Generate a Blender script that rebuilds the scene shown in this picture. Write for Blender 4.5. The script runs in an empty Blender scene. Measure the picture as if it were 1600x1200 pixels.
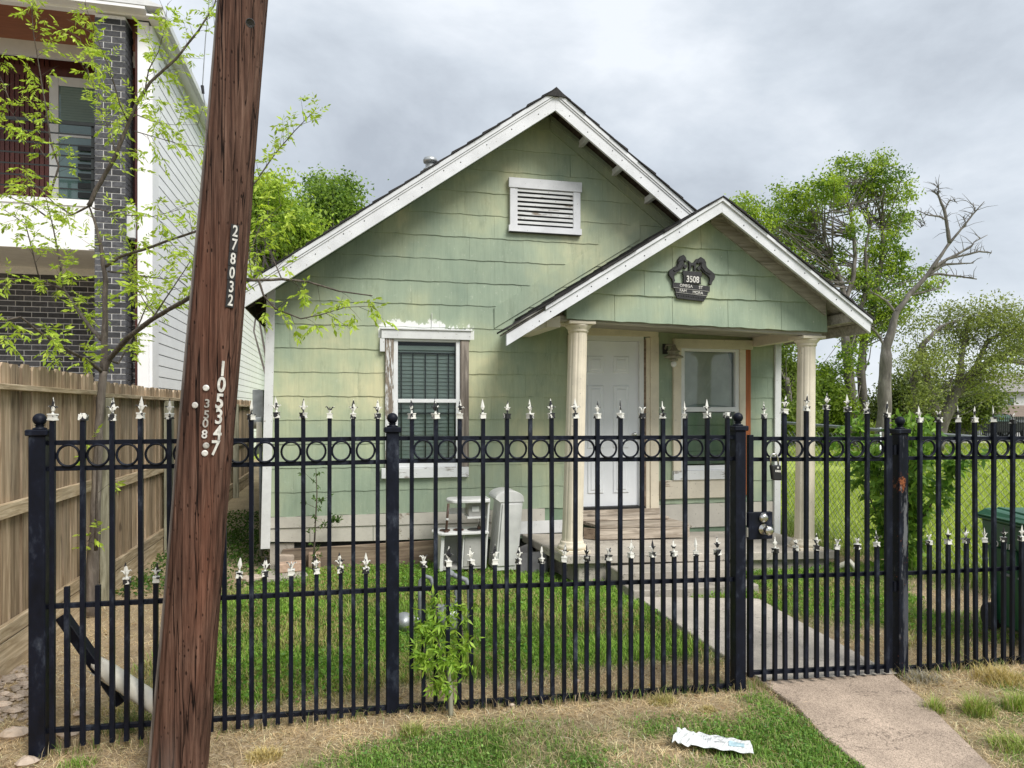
import bpy, math, random
import numpy as np
from mathutils import Vector, Matrix
random.seed(7); rng = np.random.default_rng(11)
R = math.radians
S = bpy.context.scene
COL = S.collection

# ---------------------------------------------------------------- camera
CAM_H, YAW, FPX = 1.65, R(13.3), 1109.0
cd = bpy.data.cameras.new("camera"); cam = bpy.data.objects.new("camera", cd); COL.objects.link(cam)
cam.location = (0, 0, CAM_H); cam.rotation_euler = (R(90), 0, -YAW)
cd.sensor_width = 36; cd.lens = 36 * FPX / 1600; cd.shift_y = 40 / 1600
cd.clip_start = 0.05; cd.clip_end = 900
S.camera = cam
CY, SY = math.cos(YAW), math.sin(YAW)
def at(px, py, d):
    """place of a photograph point that lies d metres in front of the camera"""
    a = (px - 800) / FPX; b = -(py - 640) / FPX
    return Vector(((a * CY + SY) * d, (-a * SY + CY) * d, CAM_H + b * d))

# ---------------------------------------------------------------- world, sun, exposure
w = bpy.data.worlds.new("World"); S.world = w; w.use_nodes = True
nt = w.node_tree; nt.nodes.clear()
out = nt.nodes.new("ShaderNodeOutputWorld"); bg = nt.nodes.new("ShaderNodeBackground")
sky = nt.nodes.new("ShaderNodeTexSky"); sky.sky_type = 'NISHITA'; sky.sun_disc = False
SUN_EL, SUN_AZ = R(48), R(150)
sky.sun_elevation = SUN_EL; sky.sun_rotation = SUN_AZ
tc = nt.nodes.new("ShaderNodeTexCoord")
mp = nt.nodes.new("ShaderNodeMapping"); mp.inputs['Scale'].default_value = (1.0, 1.0, 1.9); mp.inputs['Location'].default_value = (3.1, .7, .35)
n1 = nt.nodes.new("ShaderNodeTexNoise"); n1.inputs['Scale'].default_value = 1.8; n1.inputs['Detail'].default_value = 9; n1.inputs['Roughness'].default_value = .56; n1.inputs['Distortion'].default_value = .25
cr = nt.nodes.new("ShaderNodeValToRGB")
cr.color_ramp.elements[0].position = .37; cr.color_ramp.elements[0].color = (4.0, 4.4, 4.95, 1)
cr.color_ramp.elements[1].position = .63; cr.color_ramp.elements[1].color = (7.5, 7.9, 8.4, 1)
e = cr.color_ramp.elements.new(.5); e.color = (5.6, 6.1, 6.7, 1)
mx = nt.nodes.new("ShaderNodeMixRGB"); mx.inputs['Fac'].default_value = .93
nt.links.new(tc.outputs['Generated'], mp.inputs['Vector']); nt.links.new(mp.outputs['Vector'], n1.inputs['Vector'])
nt.links.new(n1.outputs['Fac'], cr.inputs['Fac']); nt.links.new(sky.outputs['Color'], mx.inputs['Color1'])
nt.links.new(cr.outputs['Color'], mx.inputs['Color2']); nt.links.new(mx.outputs['Color'], bg.inputs['Color'])
bg.inputs['Strength'].default_value = .1
nt.links.new(bg.outputs['Background'], out.inputs['Surface'])
sd = bpy.data.lights.new("sun", 'SUN'); sun = bpy.data.objects.new("sun", sd); COL.objects.link(sun)
sd.energy = 3.0; sd.angle = R(28); sd.color = (1, .965, .9)
sdir = Vector((math.sin(SUN_AZ) * math.cos(SUN_EL), math.cos(SUN_AZ) * math.cos(SUN_EL), math.sin(SUN_EL)))
sun.rotation_euler = sdir.to_track_quat('Z', 'Y').to_euler(); sun.location = (0, -5, 20)
S.view_settings.view_transform = 'Standard'; S.view_settings.look = 'None'
S.view_settings.exposure = 0.36; S.view_settings.gamma = 1; S.view_settings.use_curve_mapping = False

# ---------------------------------------------------------------- materials
def P(nt, t, **k):
    n = nt.nodes.new(t)
    for a, b in k.items(): setattr(n, a, b)
    return n
def newmat(name):
    m = bpy.data.materials.new(name); m.use_nodes = True
    b = m.node_tree.nodes['Principled BSDF']
    return m, m.node_tree, b
def noise(nt, scale, stretch=(1, 1, 1), detail=5, rough=.55, dist=0, src='pos', loc=(0, 0, 0)):
    if src == 'pos':
        g = P(nt, "ShaderNodeNewGeometry"); o = g.outputs['Position']
    elif src == 'objrand':          # world position shifted by a random amount per object
        g = P(nt, "ShaderNodeNewGeometry"); oi = P(nt, "ShaderNodeObjectInfo")
        vm = P(nt, "ShaderNodeVectorMath", operation='MULTIPLY_ADD')
        cmb = P(nt, "ShaderNodeCombineXYZ")
        for i in range(3): nt.links.new(oi.outputs['Random'], cmb.inputs[i])
        nt.links.new(cmb.outputs[0], vm.inputs[0]); vm.inputs[1].default_value = (37, 23, 51)
        nt.links.new(g.outputs['Position'], vm.inputs[2]); o = vm.outputs[0]
    else:
        g = P(nt, "ShaderNodeTexCoord"); o = g.outputs['Object']
    mp = P(nt, "ShaderNodeMapping"); mp.inputs['Scale'].default_value = stretch; mp.inputs['Location'].default_value = loc
    n = P(nt, "ShaderNodeTexNoise"); n.inputs['Scale'].default_value = scale; n.inputs['Detail'].default_value = detail
    n.inputs['Roughness'].default_value = rough; n.inputs['Distortion'].default_value = dist
    nt.links.new(o, mp.inputs['Vector']); nt.links.new(mp.outputs['Vector'], n.inputs['Vector'])
    return n.outputs['Fac']
def ramp(nt, fac, stops):
    r = P(nt, "ShaderNodeValToRGB"); els = r.color_ramp.elements
    while len(els) > 1: els.remove(els[-1])
    for i, (p, c) in enumerate(stops):
        if not isinstance(c, (tuple, list)): c = (c, c, c)
        el = els[0] if i == 0 else els.new(p)
        el.position = p; el.color = (*c[:3], 1)
    nt.links.new(fac, r.inputs['Fac']); return r.outputs['Color']
def mix(nt, fac, a, b, mode='MIX'):
    m = P(nt, "ShaderNodeMixRGB", blend_type=mode)
    for s, v in (('Fac', fac), ('Color1', a), ('Color2', b)):
        if isinstance(v, (int, float)): m.inputs[s].default_value = v if s == 'Fac' else (v, v, v, 1)
        elif isinstance(v, (tuple, list)): m.inputs[s].default_value = (*v[:3], 1)
        else: nt.links.new(v, m.inputs[s])
    return m.outputs['Color']
def bump(nt, b, h, strength=.3, dist=.01):
    n = P(nt, "ShaderNodeBump"); n.inputs['Strength'].default_value = strength; n.inputs['Distance'].default_value = dist
    nt.links.new(h, n.inputs['Height']); nt.links.new(n.outputs['Normal'], b.inputs['Normal'])
def objvar(nt, col, amt=.15):
    oi = P(nt, "ShaderNodeObjectInfo")
    v = ramp(nt, oi.outputs['Random'], [(0, 1 - amt), (1, 1 + amt)])
    return mix(nt, 1.0, col, v, 'MULTIPLY')
def simple(name, col, rough=.6, var=.15, scale=8, bmp=.15, metal=0, rnd=0, stretch=(1, 1, 1), spec=.5):
    m, nt, b = newmat(name)
    f = noise(nt, scale, stretch)
    c = ramp(nt, f, [(.3, tuple(x * (1 - var) for x in col)), (.7, tuple(min(1, x * (1 + var)) for x in col))])
    if rnd: c = objvar(nt, c, rnd)
    nt.links.new(c, b.inputs['Base Color'])
    b.inputs['Roughness'].default_value = rough; b.inputs['Metallic'].default_value = metal
    b.inputs['Specular IOR Level'].default_value = spec
    if bmp: bump(nt, b, noise(nt, scale * 5, stretch), bmp, .004)
    return m

def m_siding(name, yellow=.5, dark=1.0, smear=False):
    """faded sage paint: bluish where it holds, yellowed in broad patches, chalky and streaked"""
    m, nt, b = newmat(name)
    g0 = P(nt, "ShaderNodeNewGeometry"); sx = P(nt, "ShaderNodeSeparateXYZ"); nt.links.new(g0.outputs['Position'], sx.inputs[0])
    big = noise(nt, .8, (1, 1, .8), 4, .5, .6, loc=(1.3, 0, 4.1)); med = noise(nt, 2.4, (1, 1, .7), 5, .6, .3)
    bm = mix(nt, .35, big, med)
    def spot(cx, cz, rx, rz, amt):
        vm = P(nt, "ShaderNodeVectorMath", operation='MULTIPLY_ADD'); nt.links.new(g0.outputs['Position'], vm.inputs[0])
        vm.inputs[1].default_value = (1 / rx, 0, 1 / rz); vm.inputs[2].default_value = (-cx / rx, 0, -cz / rz)
        ln = P(nt, "ShaderNodeVectorMath", operation='LENGTH'); nt.links.new(vm.outputs[0], ln.inputs[0])
        return ramp(nt, ln.outputs['Value'], [(0, amt), (.55, amt * .55), (1, 0)])
    for c_ in ((2.75, 3.5, 1.15, .55, .17), (.15, 1.8, 1.3, .40, .13), (1.9, 1.2, 1.0, .5, .07), (1.75, 3.95, .5, .5, .10), (1.5, 2.2, .6, .6, .08), (3.0, 2.7, .9, .25, .10)):
        bm = mix(nt, 1, bm, spot(*c_), 'ADD')
    k = dark
    g = ramp(nt, bm, [(.36, (.238 * k, .312 * k, .235 * k)), (.48, (.31 * k, .380 * k, .278 * k)), (.585, (.41 * k, .455 * k, .30 * k)), (.70, (.61 * k, .585 * k, .365 * k))])
    streak = noise(nt, 8, (4, 1, .22), 6, .65)
    g = mix(nt, .32, g, ramp(nt, streak, [(.3, .78), (.65, 1.14)]), 'MULTIPLY')
    fine = noise(nt, 70, (2.6, 1, .1), 4, .6)
    g = mix(nt, .22, g, ramp(nt, fine, [(.3, .75), (.7, 1.2)]), 'MULTIPLY')
    chalk = noise(nt, 22, (1, 1, .7), 7, .78)
    g = mix(nt, ramp(nt, chalk, [(.60, 0), (.72, .5)]), g, (.60, .65, .52))
    dirt = noise(nt, 5, (1.6, 1, .45), 7, .75, loc=(9, 2, 5))
    g = mix(nt, ramp(nt, dirt, [(.57, 0), (.72, .38)]), g, (.13, .17, .115))
    chip = noise(nt, 48, (1, 1, .8), 3, .5, loc=(4, 4, 9))
    g = mix(nt, ramp(nt, chip, [(.745, 0), (.755, .8)]), g, (.55, .56, .50))
    if smear:     # white paint brushed over the shingles above the left window
        mr = P(nt, "ShaderNodeMapRange"); nt.links.new(sx.outputs['Z'], mr.inputs[0])
        mr.inputs[1].default_value = 2.50; mr.inputs[2].default_value = 2.66; mr.inputs[3].default_value = .30; mr.inputs[4].default_value = -.12
        hump = mix(nt, 1, spot(.60, 2.52, .30, .17, .30), spot(.95, 2.52, .14, .24, .34), 'ADD')
        edge = ramp(nt, sx.outputs['X'], [(0, 0)]) if False else None
        base = mix(nt, 1, noise(nt, 20, (1.3, 1, .8), 7, .75), hump, 'ADD')
        inx = P(nt, "ShaderNodeMath", operation='COMPARE'); nt.links.new(sx.outputs['X'], inx.inputs[0]); inx.inputs[1].default_value = .875; inx.inputs[2].default_value = .52
        zz = P(nt, "ShaderNodeMath", operation='COMPARE'); nt.links.new(sx.outputs['Z'], zz.inputs[0]); zz.inputs[1].default_value = 2.56; zz.inputs[2].default_value = .14
        both = P(nt, "ShaderNodeMath", operation='MULTIPLY'); nt.links.new(inx.outputs[0], both.inputs[0]); nt.links.new(zz.outputs[0], both.inputs[1])
        th = P(nt, "ShaderNodeMath", operation='ADD'); nt.links.new(base, th.inputs[0]); nt.links.new(mr.outputs[0], th.inputs[1])
        mk = mix(nt, 1, ramp(nt, th.outputs[0], [(.66, 0), (.72, .9)]), both.outputs[0], 'MULTIPLY')
        g = mix(nt, mk, g, (.80, .81, .80))
    g = objvar(nt, g, .05)
    nt.links.new(g, b.inputs['Base Color']); b.inputs['Roughness'].default_value = .66
    bump(nt, b, fine, .45, .003)
    return m
def m_peel(name, stretch=(8, 8, 1), amount=.62, base=(.72, .73, .73), wood=(.22, .18, .14)):
    m, nt, b = newmat(name)
    f = noise(nt, 5, stretch, 8, .7, src='objrand')
    f2 = noise(nt, 2.2, (1, 1, 1), 4, .6, src='objrand')
    fm = mix(nt, .45, f, f2)
    peel = ramp(nt, fm, [(amount - .015, 0), (amount + .015, 1)])
    paint = ramp(nt, noise(nt, 4, (1, 1, 1), 6, .65), [(.3, tuple(x * .82 for x in base)), (.6, base)])
    spots = noise(nt, 55, (1, 1, .6), 2, .5)
    paint = mix(nt, ramp(nt, spots, [(.70, 0), (.73, .8)]), paint, (.3, .27, .23))
    woodc = ramp(nt, noise(nt, 22, stretch, 5), [(.3, tuple(x * .5 for x in wood)), (.7, tuple(x * 1.5 for x in wood))])
    c = mix(nt, peel, paint, woodc)
    nt.links.new(c, b.inputs['Base Color']); b.inputs['Roughness'].default_value = .6
    h = mix(nt, .35, ramp(nt, peel, [(0, 1), (1, 0)]), noise(nt, 30, stretch, 4))
    bump(nt, b, h, .5, .004)
    return m
def m_wood(name, c1, c2, axis='z', fine=26, rnd=.22, rough=.75, knots=True):
    st = {'z': (5, 5, .35), 'y': (5, .35, 5), 'x': (.35, 5, 5)}[axis]
    m, nt, b = newmat(name)
    g = noise(nt, fine * .25, st, 7, .65, .8, src='objrand')
    c = ramp(nt, g, [(.28, tuple(x * .5 for x in c1)), (.45, c1), (.62, c2), (.8, tuple(x * 1.2 for x in c2))])
    if knots:
        kn = noise(nt, 3.2, tuple(max(.6, x * .25) for x in st), 2, .5, .5, src='objrand', loc=(3, 3, 3))
        c = mix(nt, ramp(nt, kn, [(.69, 0), (.74, .75)]), c, tuple(x * .35 for x in c1))
    dirt = noise(nt, 1.6, (1, 1, 1), 5, .6)
    c = mix(nt, ramp(nt, dirt, [(.5, 0), (.8, .35)]), c, (.25, .235, .21))
    c = objvar(nt, c, rnd)
    nt.links.new(c, b.inputs['Base Color']); b.inputs['Roughness'].default_value = rough
    b.inputs['Specular IOR Level'].default_value = .25
    bump(nt, b, noise(nt, fine, st, 5, .6, src='objrand'), .5, .004)
    return m
def m_iron():
    m, nt, b = newmat("black_iron")
    f = noise(nt, 12, (1, 1, .5), 7, .7)
    c = ramp(nt, f, [(.35, (.004, .005, .009)), (.55, (.006, .008, .017)), (.66, (.028, .034, .05)), (.78, (.11, .12, .14))])
    rs = noise(nt, 5, (1, 1, 1), 8, .75, loc=(4, 4, 4))
    c = mix(nt, ramp(nt, rs, [(.70, 0), (.74, .7)]), c, (.16, .065, .03))
    nt.links.new(c, b.inputs['Base Color'])
    nt.links.new(ramp(nt, f, [(.3, .34), (.7, .65)]), b.inputs['Roughness']); b.inputs['Specular IOR Level'].default_value = .2
    bump(nt, b, noise(nt, 60), .2, .002)
    return m
def m_iron_scuffed():
    m = m_iron(); m.name = 'scuffed_iron'; nt = m.node_tree; b = nt.nodes['Principled BSDF']; src = b.inputs['Base Color'].links[0].from_socket
    def spot(cx, cz, rx, rz):
        g0 = P(nt, "ShaderNodeNewGeometry"); vm = P(nt, "ShaderNodeVectorMath", operation='MULTIPLY_ADD'); nt.links.new(g0.outputs['Position'], vm.inputs[0])
        vm.inputs[1].default_value = (1 / rx, 0, 1 / rz); vm.inputs[2].default_value = (-cx / rx, 0, -cz / rz)
        ln = P(nt, "ShaderNodeVectorMath", operation='LENGTH'); nt.links.new(vm.outputs[0], ln.inputs[0]); return ramp(nt, ln.outputs['Value'], [(0, .42), (1, 0)])
    r_ = mix(nt, 1, noise(nt, 45, (1, 1, 1), 5, .7), spot(3.372, 1.19, .034, .075), 'ADD')
    c = mix(nt, ramp(nt, r_, [(.64, 0), (.70, 1)]), src, ramp(nt, noise(nt, 70, (1, 1, 1), 3), [(.4, (.07, .022, .012)), (.6, (.30, .10, .04))]))
    s2 = mix(nt, 1, noise(nt, 26, (1.5, 1, .22), 6, .7), spot(3.395, .93, .022, .26), 'ADD')
    c = mix(nt, ramp(nt, s2, [(.60, 0), (.68, .85)]), c, (.15, .155, .165))
    s3 = mix(nt, 1, noise(nt, 20, (1.5, 1, .22), 6, .7), spot(3.40, .35, .03, .40), 'ADD')
    c = mix(nt, ramp(nt, s3, [(.62, 0), (.72, .6)]), c, (.10, .105, .12))
    nt.links.new(c, b.inputs['Base Color']); return m
def m_concrete(name, c, speck=.5, scale=1.0, mott=1.0):
    m, nt, b = newmat(name)
    big = noise(nt, 1.6 * scale, detail=7, rough=.65)
    col = ramp(nt, big, [(.3, tuple(x * (1 - .3 * mott) for x in c)), (.65, tuple(x * (1 + .12 * mott) for x in c))])
    v = P(nt, "ShaderNodeTexVoronoi"); v.inputs['Scale'].default_value = 230
    g = P(nt, "ShaderNodeNewGeometry"); nt.links.new(g.outputs['Position'], v.inputs['Vector'])
    sp = ramp(nt, v.outputs['Color'], [(0, 1 - speck), (.5, 1), (1, 1 + speck * .6)])
    col = mix(nt, 1, col, sp, 'MULTIPLY')
    st = noise(nt, 4.5, detail=8, rough=.7, loc=(7, 1, 0))
    col = mix(nt, ramp(nt, st, [(.55, 0), (.75, .5)]), col, tuple(x * .45 for x in c))
    ck = ramp(nt, noise(nt, 1.15, detail=6, rough=.62, loc=(2.2, .6, 0)), [(.4955, 0), (.4985, .75), (.5005, .75), (.5035, 0)])
    col = mix(nt, ck, col, tuple(x * .22 for x in c))
    wet = noise(nt, .9, detail=5, rough=.7, loc=(1, 5, 2)); col = mix(nt, 1, col, ramp(nt, wet, [(.35, .82), (.65, 1.12)]), 'MULTIPLY')
    nt.links.new(col, b.inputs['Base Color']); b.inputs['Roughness'].default_value = .85; b.inputs['Specular IOR Level'].default_value = .2
    bump(nt, b, v.outputs['Distance'], .35, .003)
    return m
def m_leaf(name, rough=.5, trans=.35):
    m = bpy.data.materials.new(name); m.use_nodes = True; nt = m.node_tree; nt.nodes.clear()
    o = P(nt, "ShaderNodeOutputMaterial"); a = P(nt, "ShaderNodeAttribute", attribute_name="tint")
    b = P(nt, "ShaderNodeBsdfPrincipled"); b.inputs['Roughness'].default_value = rough; b.inputs['Specular IOR Level'].default_value = .3
    t = P(nt, "ShaderNodeBsdfTranslucent"); mx = P(nt, "ShaderNodeMixShader"); mx.inputs[0].default_value = trans
    br = mix(nt, 1, a.outputs['Color'], (1.5, 1.5, .8), 'MULTIPLY')
    nt.links.new(a.outputs['Color'], b.inputs['Base Color']); nt.links.new(br, t.inputs['Color'])
    nt.links.new(b.outputs[0], mx.inputs[1]); nt.links.new(t.outputs[0], mx.inputs[2]); nt.links.new(mx.outputs[0], o.inputs['Surface'])
    return m
def m_bark(name, c1, c2, scale=14):
    m, nt, b = newmat(name)
    f = noise(nt, scale, (1, 1, .25), 7, .7, .4)
    nt.links.new(ramp(nt, f, [(.3, tuple(x * .45 for x in c1)), (.5, c1), (.7, c2)]), b.inputs['Base Color'])
    b.inputs['Roughness'].default_value = .85; bump(nt, b, f, .7, .02); return m
def m_glass(name, col=(.02, .025, .025), rough=.05, alpha=.35):
    """window glass: a clear reflecting pane one can see through"""
    m = bpy.data.materials.new(name); m.use_nodes = True; nt = m.node_tree; nt.nodes.clear()
    o = P(nt, "ShaderNodeOutputMaterial"); g = P(nt, "ShaderNodeBsdfGlossy"); g.inputs['Roughness'].default_value = rough
    t = P(nt, "ShaderNodeBsdfTransparent"); t.inputs['Color'].default_value = (.90, .94, .92, 1)
    fr = P(nt, "ShaderNodeFresnel"); fr.inputs['IOR'].default_value = 1.42
    mx = P(nt, "ShaderNodeMixShader"); nt.links.new(fr.outputs[0], mx.inputs[0]); nt.links.new(t.outputs[0], mx.inputs[1]); nt.links.new(g.outputs[0], mx.inputs[2])
    nt.links.new(mx.outputs[0], o.inputs['Surface']); return m

def m_pole():
    m, nt, b = newmat("pole_wood")
    f = noise(nt, 26, (1, 1, .05), 8, .70, .3); f2 = noise(nt, 95, (1, 1, .03), 5, .65)
    fm = mix(nt, .45, f, f2)
    c = ramp(nt, fm, [(.30, (.012, .008, .007)), (.41, (.050, .031, .025)), (.50, (.105, .066, .052)), (.59, (.165, .112, .090)), (.72, (.27, .20, .17))])
    red = noise(nt, 3.0, (1, 1, .3), 5, .65)
    c = mix(nt, ramp(nt, red, [(.46, 0), (.66, .55)]), c, mix(nt, 1, c, (1.22, .86, .72), 'MULTIPLY'))
    pale = noise(nt, 5.5, (1, 1, .35), 6, .7, loc=(5, 2, 1))
    c = mix(nt, ramp(nt, pale, [(.50, 0), (.68, .5)]), c, mix(nt, 1, c, (1.5, 1.45, 1.4), 'MULTIPLY'))
    v = P(nt, "ShaderNodeTexVoronoi"); v.inputs['Scale'].default_value = 44; v.inputs['Randomness'].default_value = 1; g = P(nt, "ShaderNodeNewGeometry")
    mp = P(nt, "ShaderNodeMapping"); mp.inputs['Scale'].default_value = (1, 1, .4); nt.links.new(g.outputs['Position'], mp.inputs['Vector']); nt.links.new(mp.outputs[0], v.inputs['Vector'])
    sz = noise(nt, 9, (1, 1, .5), 3)
    thr = P(nt, "ShaderNodeMath", operation='ADD'); nt.links.new(v.outputs['Distance'], thr.inputs[0]); nt.links.new(ramp(nt, sz, [(.35, .09), (.6, -.12)]), thr.inputs[1])
    sp = ramp(nt, thr.outputs[0], [(.10, 0), (.20, 1)])
    c = mix(nt, ramp(nt, sp, [(0, .85), (1, 0)]), c, (.012, .007, .006))
    crk = noise(nt, 17, (1, 1, .02), 3, .5, .1, loc=(2, 8, 3))
    ck = ramp(nt, crk, [(.484, 0), (.494, 1), (.500, 1), (.510, 0)])
    c = mix(nt, ck, c, (.010, .006, .005))
    c = mix(nt, 1, c, (.86, .73, .66), 'MULTIPLY')
    a = P(nt, "ShaderNodeAttribute", attribute_name="grey")
    gr = ramp(nt, noise(nt, 40, (1, 1, .05), 7, .65), [(.35, (.10, .085, .075)), (.65, (.40, .36, .33))])
    c = mix(nt, a.outputs['Fac'], c, gr)
    nt.links.new(c, b.inputs['Base Color']); b.inputs['Roughness'].default_value = .8; b.inputs['Specular IOR Level'].default_value = .15
    h = mix(nt, .5, fm, mix(nt, .5, sp, ramp(nt, ck, [(0, 1), (1, 0)])))
    bump(nt, b, h, 1.0, .012)
    return m
def m_ground():
    m, nt, b = newmat("yard_soil")
    a = P(nt, "ShaderNodeAttribute", attribute_name="cover")
    straw = ramp(nt, noise(nt, 45, (1, 1, 1), 8, .75, 1.2), [(.3, (.24, .175, .11)), (.5, (.48, .375, .25)), (.7, (.72, .59, .41))])
    clod = noise(nt, 3, detail=6, rough=.6)
    straw = mix(nt, ramp(nt, clod, [(.4, 0), (.7, .45)]), straw, (.22, .175, .125))
    grass = ramp(nt, noise(nt, 18, (1, 1, 1), 8, .8), [(.3, (.035, .065, .015)), (.55, (.09, .15, .03)), (.75, (.2, .26, .06))])
    far = ramp(nt, noise(nt, 2.2, (1, 1, 1), 8, .7), [(.3, (.24, .32, .055)), (.5, (.34, .42, .08)), (.7, (.45, .50, .13))])
    s = P(nt, "ShaderNodeSeparateColor"); nt.links.new(a.outputs['Color'], s.inputs[0])
    c = mix(nt, s.outputs[0], straw, grass); c = mix(nt, s.outputs[1], c, far)
    nt.links.new(c, b.inputs['Base Color']); b.inputs['Roughness'].default_value = .95; b.inputs['Specular IOR Level'].default_value = .1
    bump(nt, b, noise(nt, 40, detail=8, rough=.8), .8, .02); return m

MT = dict(
    siding=m_siding("green_siding", smear=True), siding2=m_siding("green_siding_porch", dark=.95),
    sidewall=simple("green_paint", (.2, .28, .19), .7, .15),
    trim=m_peel("white_trim", (6, 6, 1.2), .66), trimh=m_peel("white_trim_level", (1.2, 6, 6), .60),
    trimworn=m_peel("worn_trim", (9, 9, .9), .51), trimhw=m_peel("worn_trim_level", (.9, 8, 8), .57),
    fascia=m_peel("fascia_paint", (2, 4, 2), .73, (.74, .75, .78)),
    cream=m_peel("cream_paint", (10, 10, .8), .68, (.77, .69, .55), (.36, .27, .19)),
    creamh=m_peel("cream_paint_level", (.8, 8, 8), .62, (.66, .60, .49), (.28, .21, .15)),
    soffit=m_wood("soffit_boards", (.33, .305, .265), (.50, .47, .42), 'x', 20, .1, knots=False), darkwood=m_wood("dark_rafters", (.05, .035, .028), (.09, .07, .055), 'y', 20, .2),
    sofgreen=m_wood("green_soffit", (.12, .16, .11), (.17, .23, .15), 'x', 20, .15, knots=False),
    greywood=m_wood("bare_grey_wood", (.16, .135, .115), (.30, .26, .225), 'z', 24, .1), orange=simple("orange_board", (.36, .11, .035), .7, .25, 6, .2, stretch=(4, 4, .5)),
    steps=m_wood("step_wood", (.33, .275, .22), (.55, .48, .40), 'x', 24, .2),
    skirtbrown=m_wood("brown_plank", (.20, .145, .105), (.34, .26, .19), 'x', 16, .1), skirtwhite=m_peel("skirt_paint", (2, 4, 2), .60, (.56, .53, .47), (.30, .25, .19)),
    roof=simple("asphalt_shingle", (.028, .026, .026), .9, .4, 60, .6, rnd=.3),
    door=simple("door_paint", (.79, .81, .84), .42, .05, 3, .06), sash=simple("window_sash", (.74, .75, .76), .45, .06, 5, .05),
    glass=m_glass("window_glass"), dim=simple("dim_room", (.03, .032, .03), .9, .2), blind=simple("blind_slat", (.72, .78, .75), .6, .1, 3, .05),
    sheet2=simple("grey_green_sheet", (.34, .39, .33), .5, .2, 3, .2), sheet=simple("grey_sheet", (.58, .56, .52), .5, .25, 3, .2), iron=m_iron(), bars=simple("bar_iron", (.012, .015, .014), .5, .3),
    spear=None, fencewood=m_wood("fence_wood", (.31, .225, .145), (.50, .385, .27), 'z', 18, .34), fencerail=m_wood("fence_rail", (.38, .29, .185), (.60, .49, .345), 'y', 24, .15),
    fencetop=m_wood("fence_top_wood", (.22, .195, .165), (.36, .33, .285), 'z', 24, .22), fpost=m_wood("fence_post_wood", (.22, .21, .15), (.38, .37, .28), 'z', 18, .15),
    pole=m_pole(), metal=simple("nickel", (.62, .60, .56), .25, .1, 20, .02, 1), alum=simple("galvanised", (.42, .44, .45), .45, .2, 12, .05, .6),
    greypipe=simple("grey_pipe", (.21, .225, .24), .5, .25, 10, .1), plate=simple("plate_black", (.015, .014, .014), .6, .3, 30, .1), figure=simple("number_metal", (.66, .64, .60), .45, .3, 60, .1, .2),
    figdull=simple("number_dull", (.38, .36, .33), .5, .4, 60, .1, .2),
    cast=simple("cast_metal", (.022, .021, .022), .45, .5, 40, .5), white=simple("white_plain", (.78, .78, .77), .5, .06, 6, .04), toy=simple("toy_white", (.66, .66, .65), .45, .14, 6, .08),
    brownpl=simple("brown_plastic", (.07, .035, .022), .45, .3), toygrey=simple("toy_grey", (.36, .355, .34), .6, .2, 5), dark=simple("black_plastic", (.02, .02, .021), .4, .3),
    brick=simple("charcoal_brick", (.065, .066, .073), .8, .4, 24, .4, rnd=.45), mortar=simple("mortar", (.74, .73, .72), .9, .1, 30, .2),
    nwhite=simple("lap_board", (.88, .89, .90), .55, .04, 3, .05, rnd=.02), ntrim=simple("white_board", (.88, .88, .89), .5, .04, 3, .03), slat=simple("red_brown_slat", (.085, .022, .016), .55, .25, 12, .1, rnd=.15, stretch=(3, 3, .4)),
    nsoff=simple("cedar_soffit", (.27, .10, .05), .6, .2, 9, .1, stretch=(.4, 4, 4)), nfr=simple("grey_frame", (.62, .62, .60), .5, .05), nroof=simple("grey_metal", (.68, .69, .70), .5, .08),
    nglass=None, conc=m_concrete("slab_concrete", (.46, .42, .365), .22, 1.2), walk=m_concrete("walk_concrete", (.60, .54, .47), .25), aggr=m_concrete("aggregate_walk", (.50, .395, .31), .6, 1.3),
    stone=simple("pale_stone", (.44, .36, .29), .8, .25, 14, .4, rnd=.35), redbrick=simple("tan_brick", (.45, .32, .24), .85, .2, 30, .4), greyslab=simple("grey_slab", (.15, .145, .15), .8, .25, 8, .3),
    pvc=simple("aged_pvc", (.76, .72, .62), .4, .12, 7, .05), binm=simple("bin_green", (.010, .075, .035), .42, .15, 6, .05), binlid=simple("bin_lid_green", (.03, .14, .075), .38, .15, 6, .05), wire=simple("chain_wire", (.30, .32, .32), .45, .1, 5, 0, .6),
    leaf=m_leaf("leaf"), grass=m_leaf("grass_blade", .6, .25), bark=m_bark("bark_grey", (.15, .125, .105), (.30, .26, .22)), barkb=m_bark("bark_young", (.085, .068, .055), (.19, .16, .125), 30), barkd=m_bark("bark_far", (.15, .13, .12), (.27, .245, .225), 5), bone=m_bark("bark_bare", (.13, .115, .105), (.27, .245, .23), 5),
    ground=m_ground(), asphalt=simple("road_grey", (.09, .09, .09), .9, .2, 5), paper=simple("printed_paper", (.72, .74, .73), .5, .12, 30, .1), paperblue=simple("blue_print", (.42, .58, .64), .5, .2, 30, 0), printgrey=simple("faded_print", (.58, .60, .62), .6, .4, 90, 0),
    lampmetal=simple("lamp_metal", (.30, .28, .22), .5, .3, 30, .2, .3), blindgreen=simple("green_blind", (.16, .22, .19), .6, .1, 3), rust=simple("rust", (.19, .055, .022), .9, .6, 60, .5), carred=simple("car_red", (.13, .02, .02), .3, .1), carblack=simple("car_black", (.014, .015, .02), .25, .1), tyre=simple("tyre", (.02, .02, .02), .8, .2), farroof=simple("far_roof", (.28, .26, .25), .9, .15, 5), brownroof=simple("brown_roof", (.20, .155, .12), .9, .15, 5), farwall=simple("far_wall", (.68, .68, .67), .8, .05, 3),
)
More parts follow.
